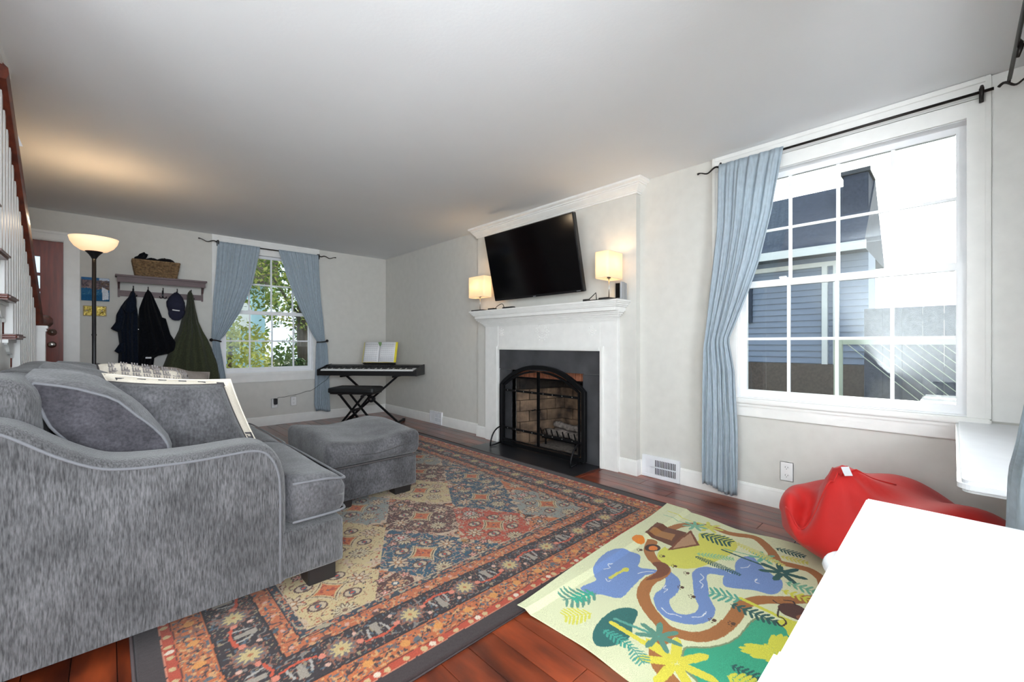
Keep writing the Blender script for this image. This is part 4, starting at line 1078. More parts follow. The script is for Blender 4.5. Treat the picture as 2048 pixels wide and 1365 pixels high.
# loose leaning cushions: lens shaped gusset, lofted along y
def loose(ya, yb, seed, dx_=0, dz_=0):
    c_ax = [(-.205, .955), (-.10, .865), (.0, .755), (.09, .635), (.15, .52)]
    thick = [.01, .085, .105, .095, .03]
    ring = []
    cx = smooth_curve([(a[0], a[1], t) for a, t in zip(c_ax, thick)], 4)
    up, dn = [], []
    for i, (x, z, t) in enumerate(cx):
        a = cx[max(0, i - 1)]; b = cx[min(len(cx) - 1, i + 1)]; L = math.hypot(b[0] - a[0], b[1] - a[1]); nx_, nz_ = -(b[1] - a[1]) / L, (b[0] - a[0]) / L
        up.append((x + nx_ * t, z + nz_ * t)); dn.append((x - nx_ * t * .9, z - nz_ * t * .9))
    ring = up + dn[::-1]; n = len(ring); cxm = sum(p[0] for p in ring) / n; czm = sum(p[1] for p in ring) / n
    rows = []; K = 16
    for k in range(K + 1):
        t = k / K; y = ya + (yb - ya) * t; e_ = min(t, 1 - t); s_ = 1.0 - .05 * max(0, 1 - e_ / .06) ** 2 + .05 * math.sin(math.pi * t)
        row = []
        for (x, z) in ring:
            p = Vector((cxm + (x - cxm) * s_ + dx_, y, czm + (z - czm) * s_ + dz_ + .02 * math.sin(math.pi * t)))
            p += Vector((1, 0, 1)) * nz(p, 9, seed) * .012
            row.append(tuple(p))
        rows.append(row)
    mb = MB(); mb.grid(rows, close=True)
    o = mb.build('loose_cushion', M['sofa_flat'], sf, smooth=True)
    for rw, sgn in ((rows[0], -1), (rows[-1], 1)):     # gusset panels at both ends
        g = MB(); cpt = np.mean(np.array(rw), 0); k0 = len(g.v); vs = list(rw)
        for s_ in (.75, .45, .15):
            for j_, p in enumerate(rw):
                q_ = Vector(cpt + (np.array(p) - cpt) * s_); q_.y += sgn * .03 * (1 - s_) + .01 * nz(q_, 16, seed); vs.append(tuple(q_))
        fs = [(r_ * n + i, r_ * n + (i + 1) % n, (r_ + 1) * n + (i + 1) % n, (r_ + 1) * n + i) for r_ in range(3) for i in range(n)] + [tuple(range(3 * n, 4 * n))]
        g.add(vs, fs)
        g.build('gusset', M['sofa_dark'], o, smooth=True)
    for rw in (rows[0], rows[-1]): MB().tube(rw, .005, 6, closed=True).build('piping', M['piping'], o, smooth=True)
loose(2.14, 2.63, 1); loose(2.65, 3.14, 5, -.01, .01); loose(3.16, 3.62, 9, 0, .0)
for (x, y) in ((.695, 1.99), (-.30, 1.99), (.695, 3.72), (-.30, 3.72), (.695, 2.9)):
    h_ = .07 if True else 0
    MB().box(x - .06, x + .06, y - .02, y + .08, .013 if .06 < x else .001, .10).build('leg', M['block'], sf, bevel=.004)

# ---------------------------------------------------------------- ottoman
ot = thing('ottoman', 'grey velour storage ottoman on black block feet in front of the sofa', 'ottoman', (1.32, 3.13, 0))
softbox(1.0, 1.635, 2.725, 3.55, .06, .285, r=.02, n=12).build('base', M['sofa_flat'], ot, smooth=True)
def otf(q, u_, v_, w_):
    q = Vector(q)
    if w_ > 0: q.z += -.028 * math.exp(-((u_ + .1) / .55) ** 2) * (.5 + .5 * v_ * 0 + .5) + .016 * u_ ** 2 + .012 * math.sin(v_ * 3 + 1)
    return q
oc = softbox(.985, 1.66, 2.705, 3.57, .285, .462, r=.055, n=24, crown=.012, wr=.008, ws=4, seed=2, fn=otf).build('cushion', M['sofa_flat'], ot, smooth=True)
for zz, o_ in ((.292, .0),):
    MB().tube(smooth_curve([(1.02, 2.70, zz), (1.3, 2.698, zz), (1.62, 2.70, zz), (1.662, 2.74, zz), (1.664, 3.1, zz), (1.662, 3.53, zz), (1.62, 3.575, zz), (1.3, 3.577, zz), (1.02, 3.575, zz), (.983, 3.53, zz), (.981, 3.1, zz), (.983, 2.74, zz), (1.02, 2.70, zz)]), .006, 6).build('piping', M['pdark'], oc, smooth=True)
for (x, y) in ((1.535, 2.79), (1.10, 2.79), (1.535, 3.48), (1.10, 3.48)):
    MB().prism([(x - .065, .0125), (x + .055, .0125), (x + .065, .065), (x - .07, .065)], 'y', y - .045, y + .045).build('foot', M['block'], ot, bevel=.003)

# ---------------------------------------------------------------- throw pillows
def throw(name, label, w_, h_, t_, m, front, back, edge, seed, group=None):
    t = thing(name, label, 'pillow', m.translation - Vector((0, 0, h_ / 2 * .9)))
    a = pillow(w_, h_, t_, m, half=1, seed=seed).build('front_cover', M[front], t, smooth=True)
    b = pillow(w_, h_, t_, m, half=-1, seed=seed + 1).build('back_cover', M[back], t, smooth=True)
    pts = []
    for s_ in range(4):
        for k in range(10):
            a_ = -1 + 2 * k / 10; u_, v_ = ((a_, -1), (1, a_), (-a_, 1), (-1, -a_))[s_]
            x = u_ * w_ / 2 * (1 - .06 * (1 - v_ * v_)); z = v_ * h_ / 2 * (1 - .06 * (1 - u_ * u_)); pts.append(m @ Vector((x, 0, z)))
    MB().tube(pts, .0045, 6, closed=True).build('piping', M[edge], t, smooth=True)
    return t
SH = Matrix(((1, 0, -.50, 0), (0, 1, 0, 0), (0, 0, 1, 0), (0, 0, 0, 1)))
pb = pose((.247, 2.42, .70), R(-6), R(5.5), R(-4)) @ SH
tb = throw('throw_pillow', 'square grey velour pillow with dark piping standing behind the sofa arm', .46, .42, .19, pb, 'sofa_flat', 'sofa_flat', 'pdark', 4)
pk = pose((.295, 2.56, .695), R(-6), R(6), R(-10)) @ SH
tk = throw('throw_pillow', 'cream pillow with dark greek-key blocks peeking out behind the grey pillow', .48, .455, .17, pk, 'cream', 'cream', 'cream', 14)
def keymark(m, x0, z0, s_, y_):
    g = MB()
    for (a, b, c_, d_) in ((0, 5, 0, .9), (0, .9, 0, 5), (0, 5, 4.1, 5), (4.1, 5, 2, 5), (2, 5, 2, 2.9), (2, 2.9, 2, 3.6)):
        g.box(x0 + a * s_, x0 + b * s_, y_, y_ + .002, z0 + c_ * s_, z0 + d_ * s_, mtx=m)
    return g
for k in range(6): keymark(pk, -.20 + k * .075, .180, .006, -.03).build('greek_key', M['key'], tk)
for k in range(2): keymark(pk, .175, -.16 + k * .075, .010, -.05).build('greek_key', M['key'], tk)
pc = pose((.15, 2.98, .835), R(-52), R(12), R(12))
tp = throw('throw_pillow', 'pale pillow with dark greek-key lines lying against the back cushions', .40, .36, .13, pc, 'cream', 'taupe', 'pdark', 8)
for r_ in range(7):
    for q in range(8):
        g = MB(); x0 = -.17 + q * .044; z0 = -.155 + r_ * .045
        yf = -.062 * ((1 - (x0 / .2) ** 4) * (1 - (z0 / .18) ** 4)) ** .55 - .006
        s_ = .0075
        for (a, b, c_, d_) in ((0, 4.6, 0, .7), (0, .7, 0, 4.6), (1.5, 4.6, 1.5, 2.2), (1.5, 2.2, 1.5, 4.6), (3, 3.7, 3, 4.6)):
            g.box(x0 + a * s_, x0 + b * s_, yf, yf + .004, z0 + c_ * s_, z0 + d_ * s_, mtx=pc)
        if r_ == 0 and q == 0: gk = MB()
        gk.add(g.v, g.f)
gk.build('greek_key_print', M['keyl'], tp, stuff=True)
throw('throw_pillow', 'plain taupe pillow behind the patterned greek-key pillow', .42, .38, .15, pose((.27, 3.38, .80), R(-50), R(8), R(0)), 'taupe', 'taupe', 'taupe', 12)

# ---------------------------------------------------------------- television
tv = thing('television', 'large black flat television tilted forward over the white mantel', 'television', (3.05, 2.84, 1.56))
tm = Matrix.Translation((3.045, 2.845, 1.555)) @ Matrix.Rotation(-math.atan2(.155, .67), 4, 'Y')
hw = .592; th_ = .688
MB().box(-.022, .022, -hw, hw, 0, th_, mtx=tm).build('casing', M['bezel'], tv, bevel=.004)
MB().box(-.0245, -.0222, -hw + .010, hw - .010, .022, th_ - .010, mtx=tm).build('screen', M['screen'], tv)
mb = MB().box(-.0245, -.022, -hw + .03, -hw + .075, .008, .014, mtx=tm); mb.build('maker_mark', M['silver'], tv)
MB().box(-.03, -.022, -.015, .015, .004, .010, mtx=tm).build('sensor_light', M['silver'], tv)
mb = MB(); mb.box(3.10, BX, 2.70, 3.0, 1.72, 2.05); mb.bar((3.10, 2.75, 1.75), (3.02, 2.75, 1.75), .03, .03); mb.bar((3.10, 2.95, 1.75), (3.02, 2.95, 1.75), .03, .03)
mb.bar((3.10, 2.75, 2.03), (2.965, 2.75, 2.03), .03, .03); mb.bar((3.10, 2.95, 2.03), (2.965, 2.95, 2.03), .03, .03)
mb.build('wall_bracket', M['iron'], tv)

# ---------------------------------------------------------------- mantel lamps
def mantel_lamp(loc, sx, sy, z0, z1, label, base):
    t = thing('mantel_lamp', label, 'lamp', loc, group='table lamps on the mantel')
    cx, cy = loc[0], loc[1]
    def rr(sx_, sy_, r_, n=5):
        p = []
        for (qx, qy, a0) in ((1, 1, 0), (-1, 1, 90), (-1, -1, 180), (1, -1, 270)):
            for k in range(n + 1):
                a = R(a0 + 90 * k / n); p.append((cx + qx * (sx_ / 2 - r_) + r_ * math.cos(a), cy + qy * (sy_ / 2 - r_) + r_ * math.sin(a)))
        return p
    mb = MB(); rows = [[(x, y, z) for x, y in rr(sx, sy, .022)] for z in (z0, z1)]
    mb.grid(rows, close=True); o = mb.build('lamp_shade', M['shade'], t, smooth=True, auto=60, solid=.002)
    for zz in (z0, z1): MB().tube([(x, y, zz) for x, y in rr(sx, sy, .022)], .002, 5, closed=True).build('shade_rim', M['cream'], t)
    MB().tube([(cx, cy, loc[2] + .01), (cx, cy, z0 + .03)], .0045, 10).build('stem', M['steel'], t, smooth=True)
    MB().lathe([(.016, 0), (.016, .05), (.012, .055)], (cx, cy, z0 + .005), 14).build('socket', M['black'], t, smooth=True, auto=40)
    MB().lathe([(.002, 0), (.014, .004), (.024, .03), (.026, .045), (.018, .066), (.004, .074)], (cx, cy, z0 + .06), 14).build('bulb', M['bulb'], t, smooth=True)
    MB().box(cx - base[0] / 2, cx + base[0] / 2, cy - base[1] / 2, cy + base[1] / 2, loc[2] + .0005, loc[2] + .012).build('base', M['block'], t, bevel=.003)
    light('lamp_bulb_light', 'POINT', (cx, cy, z0 + .16), .45, (1, .72, .45), .03)
    return t
MT = 1.452
mantel_lamp((2.985, 3.645, MT), .12, .275, 1.604, 1.832, 'small table lamp with broad cream shade at the mantel end far from the large window', (.10, .20))
mantel_lamp((2.965, 1.955, MT), .225, .13, 1.622, 1.834, 'small table lamp with narrow-end-on cream shade at the mantel end by the large window', (.16, .10))
mb = MB(); mb.box(2.95, 3.0, 3.38, 3.47, MT, MT + .018); mb.tube(smooth_curve([(2.975, 3.385, MT + .012), (2.98, 3.33, MT + .045), (2.98, 3.27, MT + .055), (2.975, 3.24, MT + .02)]), .0035, 6)
o = mb.build('cable_adapter', M['black']); tag(o, 'black cable adapter lying on the mantel beside the lamp far from the window', 'adapter')
o = MB().box(2.94, 2.99, 3.08, 3.235, MT, MT + .016).build('remote_control', M['black'], bevel=.005); tag(o, 'slim black remote lying on the mantel under the television', 'remote')
mb = MB(); mb.tube(smooth_curve([(2.975, 2.20, MT + .008), (2.975, 2.16, MT + .02), (2.975, 2.10, MT + .062), (2.975, 2.09, MT + .064), (2.975, 2.085, MT + .01)]), .0038, 6); mb.tube([(2.96, 2.21, MT + .010), (2.965, 2.15, MT + .010)], .011, 8)
o = mb.build('cable_loop', M['black'], smooth=True); tag(o, 'black looped cable and plug on the mantel left of the narrow lamp', 'cable')
o = MB().box(2.955, 3.0, 2.03, 2.145, MT, MT + .010).build('flat_gadget', M['black'], bevel=.003); tag(o, 'flat black gadget lying on the mantel below the narrow lamp', 'gadget')
t = thing('silver_gadget', 'small silver box with a dark glass face at the window end of the mantel', 'gadget', (3.05, 1.88, MT))
MB().box(3.0, 3.06, 1.862, 1.925, MT, MT + .145).box(3.06, 3.10, 1.866, 1.92, MT, MT + .14).build('housing', M['silver'], t, bevel=.005)
MB().box(2.9975, 3.0, 1.874, 1.913, MT + .012, MT + .132).build('dark_face', M['screen'], t)
MB().box(3.006, 3.045, 1.860, 1.8625, MT + .012, MT + .132).build('side_panel', M['silver'], t)

# ---------------------------------------------------------------- floor lamp
fl_ = thing('floor_lamp', 'black torchiere floor lamp with glowing frosted bowl shade', 'lamp', (-.085, 4.45, 0))
LX, LY = -.085, 4.45
MB().lathe([(.135, 0), (.135, .012), (.12, .022), (.02, .03), (.014, .05)], (LX, LY, .0), 28).build('base', M['black'], fl_, smooth=True, auto=40)
MB().tube([(LX, LY, .04), (LX, LY, 1.735)], .0125, 12).build('pole', M['black'], fl_, smooth=True)
for z in (.6, 1.15): MB().lathe([(.0145, 0), (.0145, .012)], (LX, LY, z), 12).build('coupling', M['black'], fl_)
MB().lathe([(.013, 0), (.018, .012), (.03, .032), (.05, .055), (.055, .062)], (LX, LY, 1.725), 24, cap=False).build('cone', M['black'], fl_, smooth=True)
MB().lathe([(.03, .0), (.075, .012), (.108, .038), (.128, .070), (.137, .105), (.134, .105), (.124, .07), (.104, .04), (.073, .016), (.03, .004)], (LX, LY, 1.775), 36, cap=False).build('bowl_shade', M['bowl'], fl_, smooth=True)
MB().lathe([(.002, 0), (.02, .012), (.026, .035), (.018, .052), (.002, .058)], (LX, LY, 1.795), 14).build('bulb', M['bulb'], fl_, smooth=True)
light('floor_lamp_light', 'POINT', (LX, LY, 1.90), 1.1, (1, .78, .52), .04)
# ---------------------------------------------------------------- curtains and rods
def interp(tab, z):
    tab = sorted(tab); return float(np.interp(z, [t[0] for t in tab], [t[1] for t in tab]))
def curtain(f, lt, rt, z0, z1, nfold, label, w0=-.088, amp=.013, seed=0, nz_=60, nu=90, group=None, hem=0):
    rows = []
    for i in range(nz_ + 1):
        z = z0 + (z1 - z0) * i / nz_; a = interp(lt, z); b = interp(rt, z); row = []
        wid = abs(b - a); amp_z = amp * (1.2 if z < 1.1 else 1) * min(1.3, .35 / max(wid, .1)) ** .4
        for j in range(nu + 1):
            s_ = j / nu; s2 = s_ + .02 * math.sin(z * 2.3 + seed + s_ * 5)
            ph = s2 * nfold * 2 * math.pi + seed + .6 * math.sin(z * 1.7 + seed)
            wv = math.sin(ph + 1.2 * nz((s_ * 3, z * 1.5, 0), 1.5, seed)) * .6 + .4 * math.sin(ph * 2.3 + z * 2 + seed) + .5 * nz((s_ * 14, z * 2.2, 1), 1, seed)
            zz = z + (hem * math.sin(s_ * 5 + seed) * max(0, 1 - (z - z0) / .15) if hem else 0)
            row.append(f(a + (b - a) * s_, w0 - amp_z * (1 + wv) * (.45 if z > z1 - .05 else 1), zz))
        rows.append(row)
    o = MB().grid(rows).build('curtain', M['curt'], smooth=True, solid=.0022)
    tag(o, label, 'curtain', group)
    return o
f1 = lambda u, w_, z: (XW + w_, u, z)
f2 = lambda u, w_, z: (u, YW + w_, z)
fN = lambda u, w_, z: (u, YN + w_, z)
curtain(f1, [(2.36, 1.148), (1.9, 1.16), (1.4, 1.214), (1.05, 1.249), (.06, 1.256)], [(2.36, .752), (1.96, .815), (1.65, .885), (1.45, .95), (1.25, 1.025), (1.12, 1.075), (.9, 1.035), (.5, 1.02), (.06, 1.02)], .06, 2.355, 6, 'blue sheer curtain swept to the left side of the large window', seed=1.0, hem=.02, amp=.014)
c2 = curtain(f2, [(2.335, .955), (1.87, .928), (1.62, .905), (1.14, .888), (1.1, .90), (.64, .90), (.1, .90)], [(2.335, 1.412), (1.85, 1.325), (1.49, 1.19), (1.21, 1.035), (1.13, .972), (1.08, .975), (.64, 1.04), (.1, 1.06)], .10, 2.345, 8, 'tied blue curtain at the smaller window, next to the hanging coats', seed=2.2)
c3 = curtain(f2, [(2.335, 1.628), (1.95, 1.738), (1.56, 1.895), (1.21, 2.06), (1.12, 2.115), (1.07, 2.10), (.23, 2.075), (.13, 2.10)], [(2.335, 2.143), (1.71, 2.168), (1.12, 2.225), (1.07, 2.255), (.6, 2.28), (.13, 2.30)], .13, 2.345, 8, 'tied blue curtain at the smaller window, next to the keyboard', seed=.4, hem=.015)
cN = curtain(fN, [(2.35, .80), (1.3, .95), (1.0, 1.06), (.82, 1.225), (.1, 1.225)], [(2.35, 1.17), (1.5, 1.16), (1.0, 1.17), (.90, 1.32), (.80, 1.52), (.6, 1.68), (.1, 1.74)], .05, 2.35, 6, 'blue curtain hanging in front of the white wall shelf at the picture edge', w0=.182, seed=3)
def rod(f, u0, u1, z, label, fin0, fin1, brks, w_=-.075, waves=(1, 1)):
    t = thing('curtain_rod', label, 'curtain rod', f((u0 + u1) / 2, w_, z))
    MB().tube([f(u0, w_, z), f(u1, w_, z)], .0075, 10).build('rod_tube', M['rod'], t, smooth=True)
    for s_, (a, L, dn) in enumerate((fin0, fin1)):
        if not L: continue
        pts = []; rs = []
        for i in range(15):
            q = i / 14; pts.append(f(a + L * q, w_, z + .014 * math.sin(q * 8.5) * (1 - q * .3) - dn * q)); rs.append(.007 - .0035 * q)
        rs[-1] = .008; rs[-2] = .006
        MB().tube(pts, rs, 8).build('finial', M['rod'], t, smooth=True)
    for u in brks:
        mb = MB(); a = f(u, w_, z - .03); b = f(u, w_, z + .03); mb.tube([f(u, w_ - .004, z - .045), f(u, w_ - .012, z - .01), f(u, w_ - .012, z + .012), f(u, w_ - .006, z + .028)], [.006, .009, .009, .006], 8)
        mb.tube([f(u, w_, z), f(u, -.026, z)], .006, 8); mb.tube([f(u, -.032, z - .035), f(u, -.032, z + .035)], .009, 8)
        mb.build('bracket', M['rod'], t, smooth=True)
    return t
rod(f1, -.135, 1.15, 2.342, 'black rod with wavy finials over the large window', (-.15, -.10, -.0), (1.15, .155, .012), (-.095, 1.140))
rod(f2, .955, 2.19, 2.332, 'black rod with wavy finials over the smaller window', (.955, -.19, -.012), (2.19, .2, -.005), (.962, 2.15))
rod(fN, 1.0, 3.06, 2.335, 'black rod running out of the picture beside the large window', (1.0, -.15, 0), (3.06, .04, 0), (2.75,), w_=.09 - .0)
def tieback(pts, knob, label):
    mb = MB().tube(smooth_curve(pts, 4), .008, 8); mb.lathe([(.003, -.02), (.016, -.012), (.02, 0), (.016, .012), (.003, .02)], knob, 12)
    o = mb.build('curtain_tieback', M['rod'], smooth=True); tag(o, label, 'tieback')
tieback([(.895, YW - .03, 1.135), (.88, YW - .145, 1.135), (.93, YW - .155, 1.13), (.985, YW - .13, 1.115)], (.885, YW - .13, 1.135), 'black tieback hook holding the curtain next to the coats')
tieback([(2.235, YW - .03, 1.12), (2.25, YW - .14, 1.125), (2.18, YW - .155, 1.115), (2.10, YW - .13, 1.11)], (2.245, YW - .13, 1.13), 'black tieback hook holding the curtain next to the keyboard')
MB().lathe([(.010, 0), (.016, .006), (.012, .014), (.0, .018)], (0, 0, 0), 12)
kn = MB().lathe([(.008, 0), (.008, .02), (.016, .028), (.013, .038), (.003, .04)], (0, 0, 0), 14); kn.v = [(XW - v[2], 1.262 + v[0], .80 + v[1]) for v in kn.v]
o = kn.build('curtain_holdback', M['white'], smooth=True); tag(o, 'tiny white holdback knob on the wall by the large curtain', 'holdback')

# ---------------------------------------------------------------- coat rack with hooks
cr = thing('coat_rack', 'dark wooden wall shelf with hooks between the lamp and smaller window', 'coat rack', (.44, YW - .06, 1.6))
MB().box(.040, .840, YW - .175, YW, 1.812, 1.832).build('shelf_board', M['rack'], cr, bevel=.003)
MB().box(.055, .825, YW - .155, YW - .140, 1.752, 1.812).build('front_apron', M['rack'], cr, bevel=.002)
for x in (.062, .802):
    MB().prism([(YW - .14, 1.812), (YW, 1.812), (YW, 1.60), (YW - .018, 1.60), (YW - .022, 1.69), (YW - .06, 1.74), (YW - .12, 1.765)], 'x', x, x + .018).build('side_bracket', M['rack'], cr, bevel=.002)
MB().box(.080, .802, YW - .018, YW, 1.612, 1.675).build('hook_rail', M['rack'], cr, bevel=.002)
hkx = (.188, .312, .441, .568, .698)
for x in hkx:
    mb = MB(); yb = YW - .018
    mb.box(x - .008, x + .008, yb - .006, yb, 1.625, 1.70)
    mb.tube(smooth_curve([(x, yb - .004, 1.66), (x, yb - .03, 1.675), (x, yb - .045, 1.70), (x, yb - .048, 1.728)]), [.0045] * 9 + [.006], 8)
    for s_ in (-1, 1): mb.tube(smooth_curve([(x, yb - .004, 1.635), (x + s_ * .012, yb - .02, 1.612), (x + s_ * .024, yb - .035, 1.612), (x + s_ * .030, yb - .04, 1.630)]), [.004] * 9 + [.006], 8)
    mb.build('hook', M['iron'], cr, smooth=True, auto=50)

def drape(name, outl, yb, depth, m, label, cat, seed, folds=3.2, fa=.022, n=34, nu=30, group=None, parts=()):
    outl = list(outl); zs = [p[1] for p in outl]; zb, zt = min(zs), max(zs); rows = []
    for i in range(n + 1):
        z = zb + (zt - zb) * (i + .02) / (n + .04); xs = []
        for k in range(len(outl)):
            (x1, a), (x2, b) = outl[k], outl[(k + 1) % len(outl)]
            if (a > z) != (b > z): xs.append(x1 + (x2 - x1) * (z - a) / (b - a))
        if not xs: continue
        a, b = min(xs), max(xs); row = []; w_ = b - a
        dz = depth * min(1, (w_ / .22)) ** .7 * (1 - .35 * max(0, 1 - (z - zb) / .05))
        for j in range(nu + 1):
            s_ = j / nu; t = 2 * s_ - 1
            y = yb - dz * max(0, 1 - abs(t) ** 2.6) ** .5
            y += fa * math.sin(s_ * folds * 2 * math.pi + seed + .8 * math.sin(z * 6 + seed)) * (1 - t ** 4) * min(1, w_ / .15) + .012 * nz((a + w_ * s_, y, z), 14, seed) * (1 - t ** 4)
            row.append((a + w_ * s_, min(y, yb - .001), z))
        row += [(a + w_ * (1 - (j / 4)), yb, z) for j in range(0, 5)]
        rows.append(row)
    mb = MB(); mb.grid(rows, close=True); k = len(rows[0]); q = len(mb.v); mb.f += [tuple(range(k)), tuple(range(q - 1, q - k - 1, -1))]
    org = ((min(p[0] for p in outl) + max(p[0] for p in outl)) / 2, yb, zb)
    t = thing(name, label, cat, org, group=group)
    mb.build('body', m, t, smooth=True, auto=70)
    for nm, ol, d2, m2, sd in parts:
        mm = MB(); rws = []
        z0, z1 = min(p[1] for p in ol), max(p[1] for p in ol)
        for i in range(17):
            z = z0 + (z1 - z0) * (i + .02) / 16.04; xs = []
            for kk in range(len(ol)):
                (x1, a), (x2, b) = ol[kk], ol[(kk + 1) % len(ol)]
                if (a > z) != (b > z): xs.append(x1 + (x2 - x1) * (z - a) / (b - a))
            if not xs: continue
            a, b = min(xs), max(xs); rws.append([(((a + b) / 2) + (b - a) / 2 * math.cos(th) , yb - d2 + .035 * math.sin(th) * min(1, (b - a) / .05) + .006 * nz((a, z, th), 12, sd), z) for th in [2 * math.pi * q / 16 for q in range(16)]])
        mm.grid(rws, close=True); kq = len(mm.v); mm.f += [tuple(range(16)), tuple(range(kq - 1, kq - 17, -1))]
        mm.build(nm, m2, t, smooth=True)
    return t
navy = [(.186, 1.681), (.162, 1.651), (.158, 1.617), (.113, 1.547), (.08, 1.479), (.06, 1.412), (.062, 1.216), (.076, 1.063), (.068, .986), (.064, .888), (.072, .816), (.17, .796), (.186, .851), (.245, .86), (.236, .995), (.232, 1.219), (.228, 1.399), (.22, 1.477), (.205, 1.565), (.208, 1.61)]
drape('hooded_jacket', navy, YW - .055, .085, M['navy'], 'navy jacket on the hook nearest the floor lamp', 'jacket', 1.3, folds=2.6,
      parts=(('sleeve', [(.09, 1.50), (.05, 1.40), (.045, 1.32), (.003, 1.245), (.06, 1.215), (.10, 1.25), (.12, 1.40)], .085, M['navy'], 1), ('sleeve', [(.08, 1.10), (.034, 1.01), (.07, .98), (.12, 1.0), (.12, 1.10)], .075, M['navy'], 2),
             ('hood', [(.186, 1.67), (.165, 1.62), (.125, 1.55), (.11, 1.45), (.16, 1.40), (.21, 1.45), (.212, 1.56), (.203, 1.63)], .10, M['navy'], 3)))
black = [(.31, 1.700), (.285, 1.650), (.258, 1.56), (.236, 1.479), (.226, 1.332), (.222, 1.107), (.214, .852), (.358, .852), (.367, .947), (.474, .965), (.547, 1.002), (.571, 1.061), (.52, 1.143), (.456, 1.317), (.411, 1.466), (.352, 1.635), (.325, 1.69)]
bk = drape('wool_coat', black, YW - .055, .095, M['blackc'], 'black coat on the second hook, beside the navy jacket', 'coat', 4.2, folds=3.0,
      parts=(('sleeve', [(.40, 1.40), (.44, 1.15), (.50, .99), (.56, 1.0), (.575, 1.06), (.50, 1.20), (.46, 1.38)], .07, M['blackc'], 4),))
MB().box(.285, .335, YW - .156, YW - .153, .925, .942).build('hem_label', M['label'], bk)
MB().lathe([(.005, 0), (.005, .004)], (.226, YW - .15, 1.245), 10).build('button', M['steel'], bk)
green = [(.687, 1.723), (.66, 1.678), (.655, 1.559), (.632, 1.439), (.603, 1.355), (.582, 1.249), (.527, 1.108), (.49, .992), (.455, .877), (.42, .775), (.405, .60), (1.005, .56), (.981, .736), (.95, .886), (.899, 1.035), (.858, 1.145), (.809, 1.242), (.769, 1.35), (.735, 1.529), (.716, 1.671)]
drape('long_coat', green, YW - .06, .14, M['olive'], 'long olive green coat on the hook nearest the smaller window', 'coat', 2.0, folds=3.4, fa=.034)
# baseball cap
cp = thing('baseball_cap', 'navy baseball cap with a white mark hanging on the fourth hook', 'cap', (.56, YW - .09, 1.5))
def capf(rows_z, nm, m_, yo):
    mb = MB(); rw = []
    for z, a, b, d_ in rows_z: rw.append([((a + b) / 2 + (b - a) / 2 * math.cos(t), YW - yo - d_ * .5 + d_ * .5 * math.sin(t), z) for t in [2 * math.pi * k / 20 for k in range(20)]])
    mb.grid(rw, close=True); q = len(mb.v); mb.f += [tuple(range(20)), tuple(range(q - 1, q - 21, -1))]; return mb.build(nm, m_, cp, smooth=True)
capf([(1.685, .545, .575, .03), (1.665, .525, .595, .06), (1.625, .492, .618, .10), (1.57, .466, .634, .13), (1.52, .468, .638, .135), (1.475, .482, .634, .12), (1.455, .486, .630, .10)], 'crown', M['cap'], .035)
capf([(1.47, .482, .636, .05), (1.43, .482, .630, .045), (1.395, .492, .615, .03), (1.365, .520, .590, .02), (1.358, .54, .575, .012)], 'peak', M['cap'], .10)
MB().tube([(.515, YW - .172, 1.475), (.545, YW - .176, 1.470), (.58, YW - .174, 1.467)], .007, 8).build('front_mark', M['label'], cp)

# ---------------------------------------------------------------- basket on the rack
bs = thing('wicker_basket', 'woven seagrass basket on the wall shelf above the coats', 'basket', (.38, YW - .09, 1.833))
bx0, bx1, bt0, bt1 = .207, .553, .180, .580
def ringp(t, z):
    a = bx0 + (bt0 - bx0) * t; b = bx1 + (bt1 - bx1) * t; ya_ = YW - .155 - .015 * t; yb_ = YW - .015
    p = []
    for (x0, y0, x1, y1) in ((a, ya_, b, ya_), (b, ya_, b, yb_), (b, yb_, a, yb_), (a, yb_, a, ya_)):
        n_ = max(4, int(math.hypot(x1 - x0, y1 - y0) / .012))
        for k in range(n_): p.append((x0 + (x1 - x0) * k / n_, y0 + (y1 - y0) * k / n_, z))
    return p
mb = MB()
for r_ in range(11):
    t = r_ / 10; pts = ringp(t, 1.842 + .158 * t); n_ = len(pts)
    cx_ = (bx0 + bx1) / 2; cy_ = YW - .085; out_ = []
    for k, p in enumerate(pts):
        v = Vector((p[0] - cx_, p[1] - cy_, 0)).normalized() * (.0035 * math.sin(k * math.pi / 2 + r_ * math.pi)); out_.append((p[0] + v.x, p[1] + v.y, p[2] + .0015 * math.sin(k * 2.1 + r_)))
    mb.tube(out_, .0085, 6, closed=True)
mb.build('woven_strands', M['wicker'], bs, smooth=True, stuff=True)
mb = MB(); lo = ringp(0, 1.838); mb.box(bx0 + .006, bx1 - .006, YW - .15, YW - .02, 1.834, 1.842); mb.build('bottom', M['wicker'], bs)
MB().tube(ringp(1, 2.006), .010, 8, closed=True).build('rim', M['wicker'], bs, smooth=True)
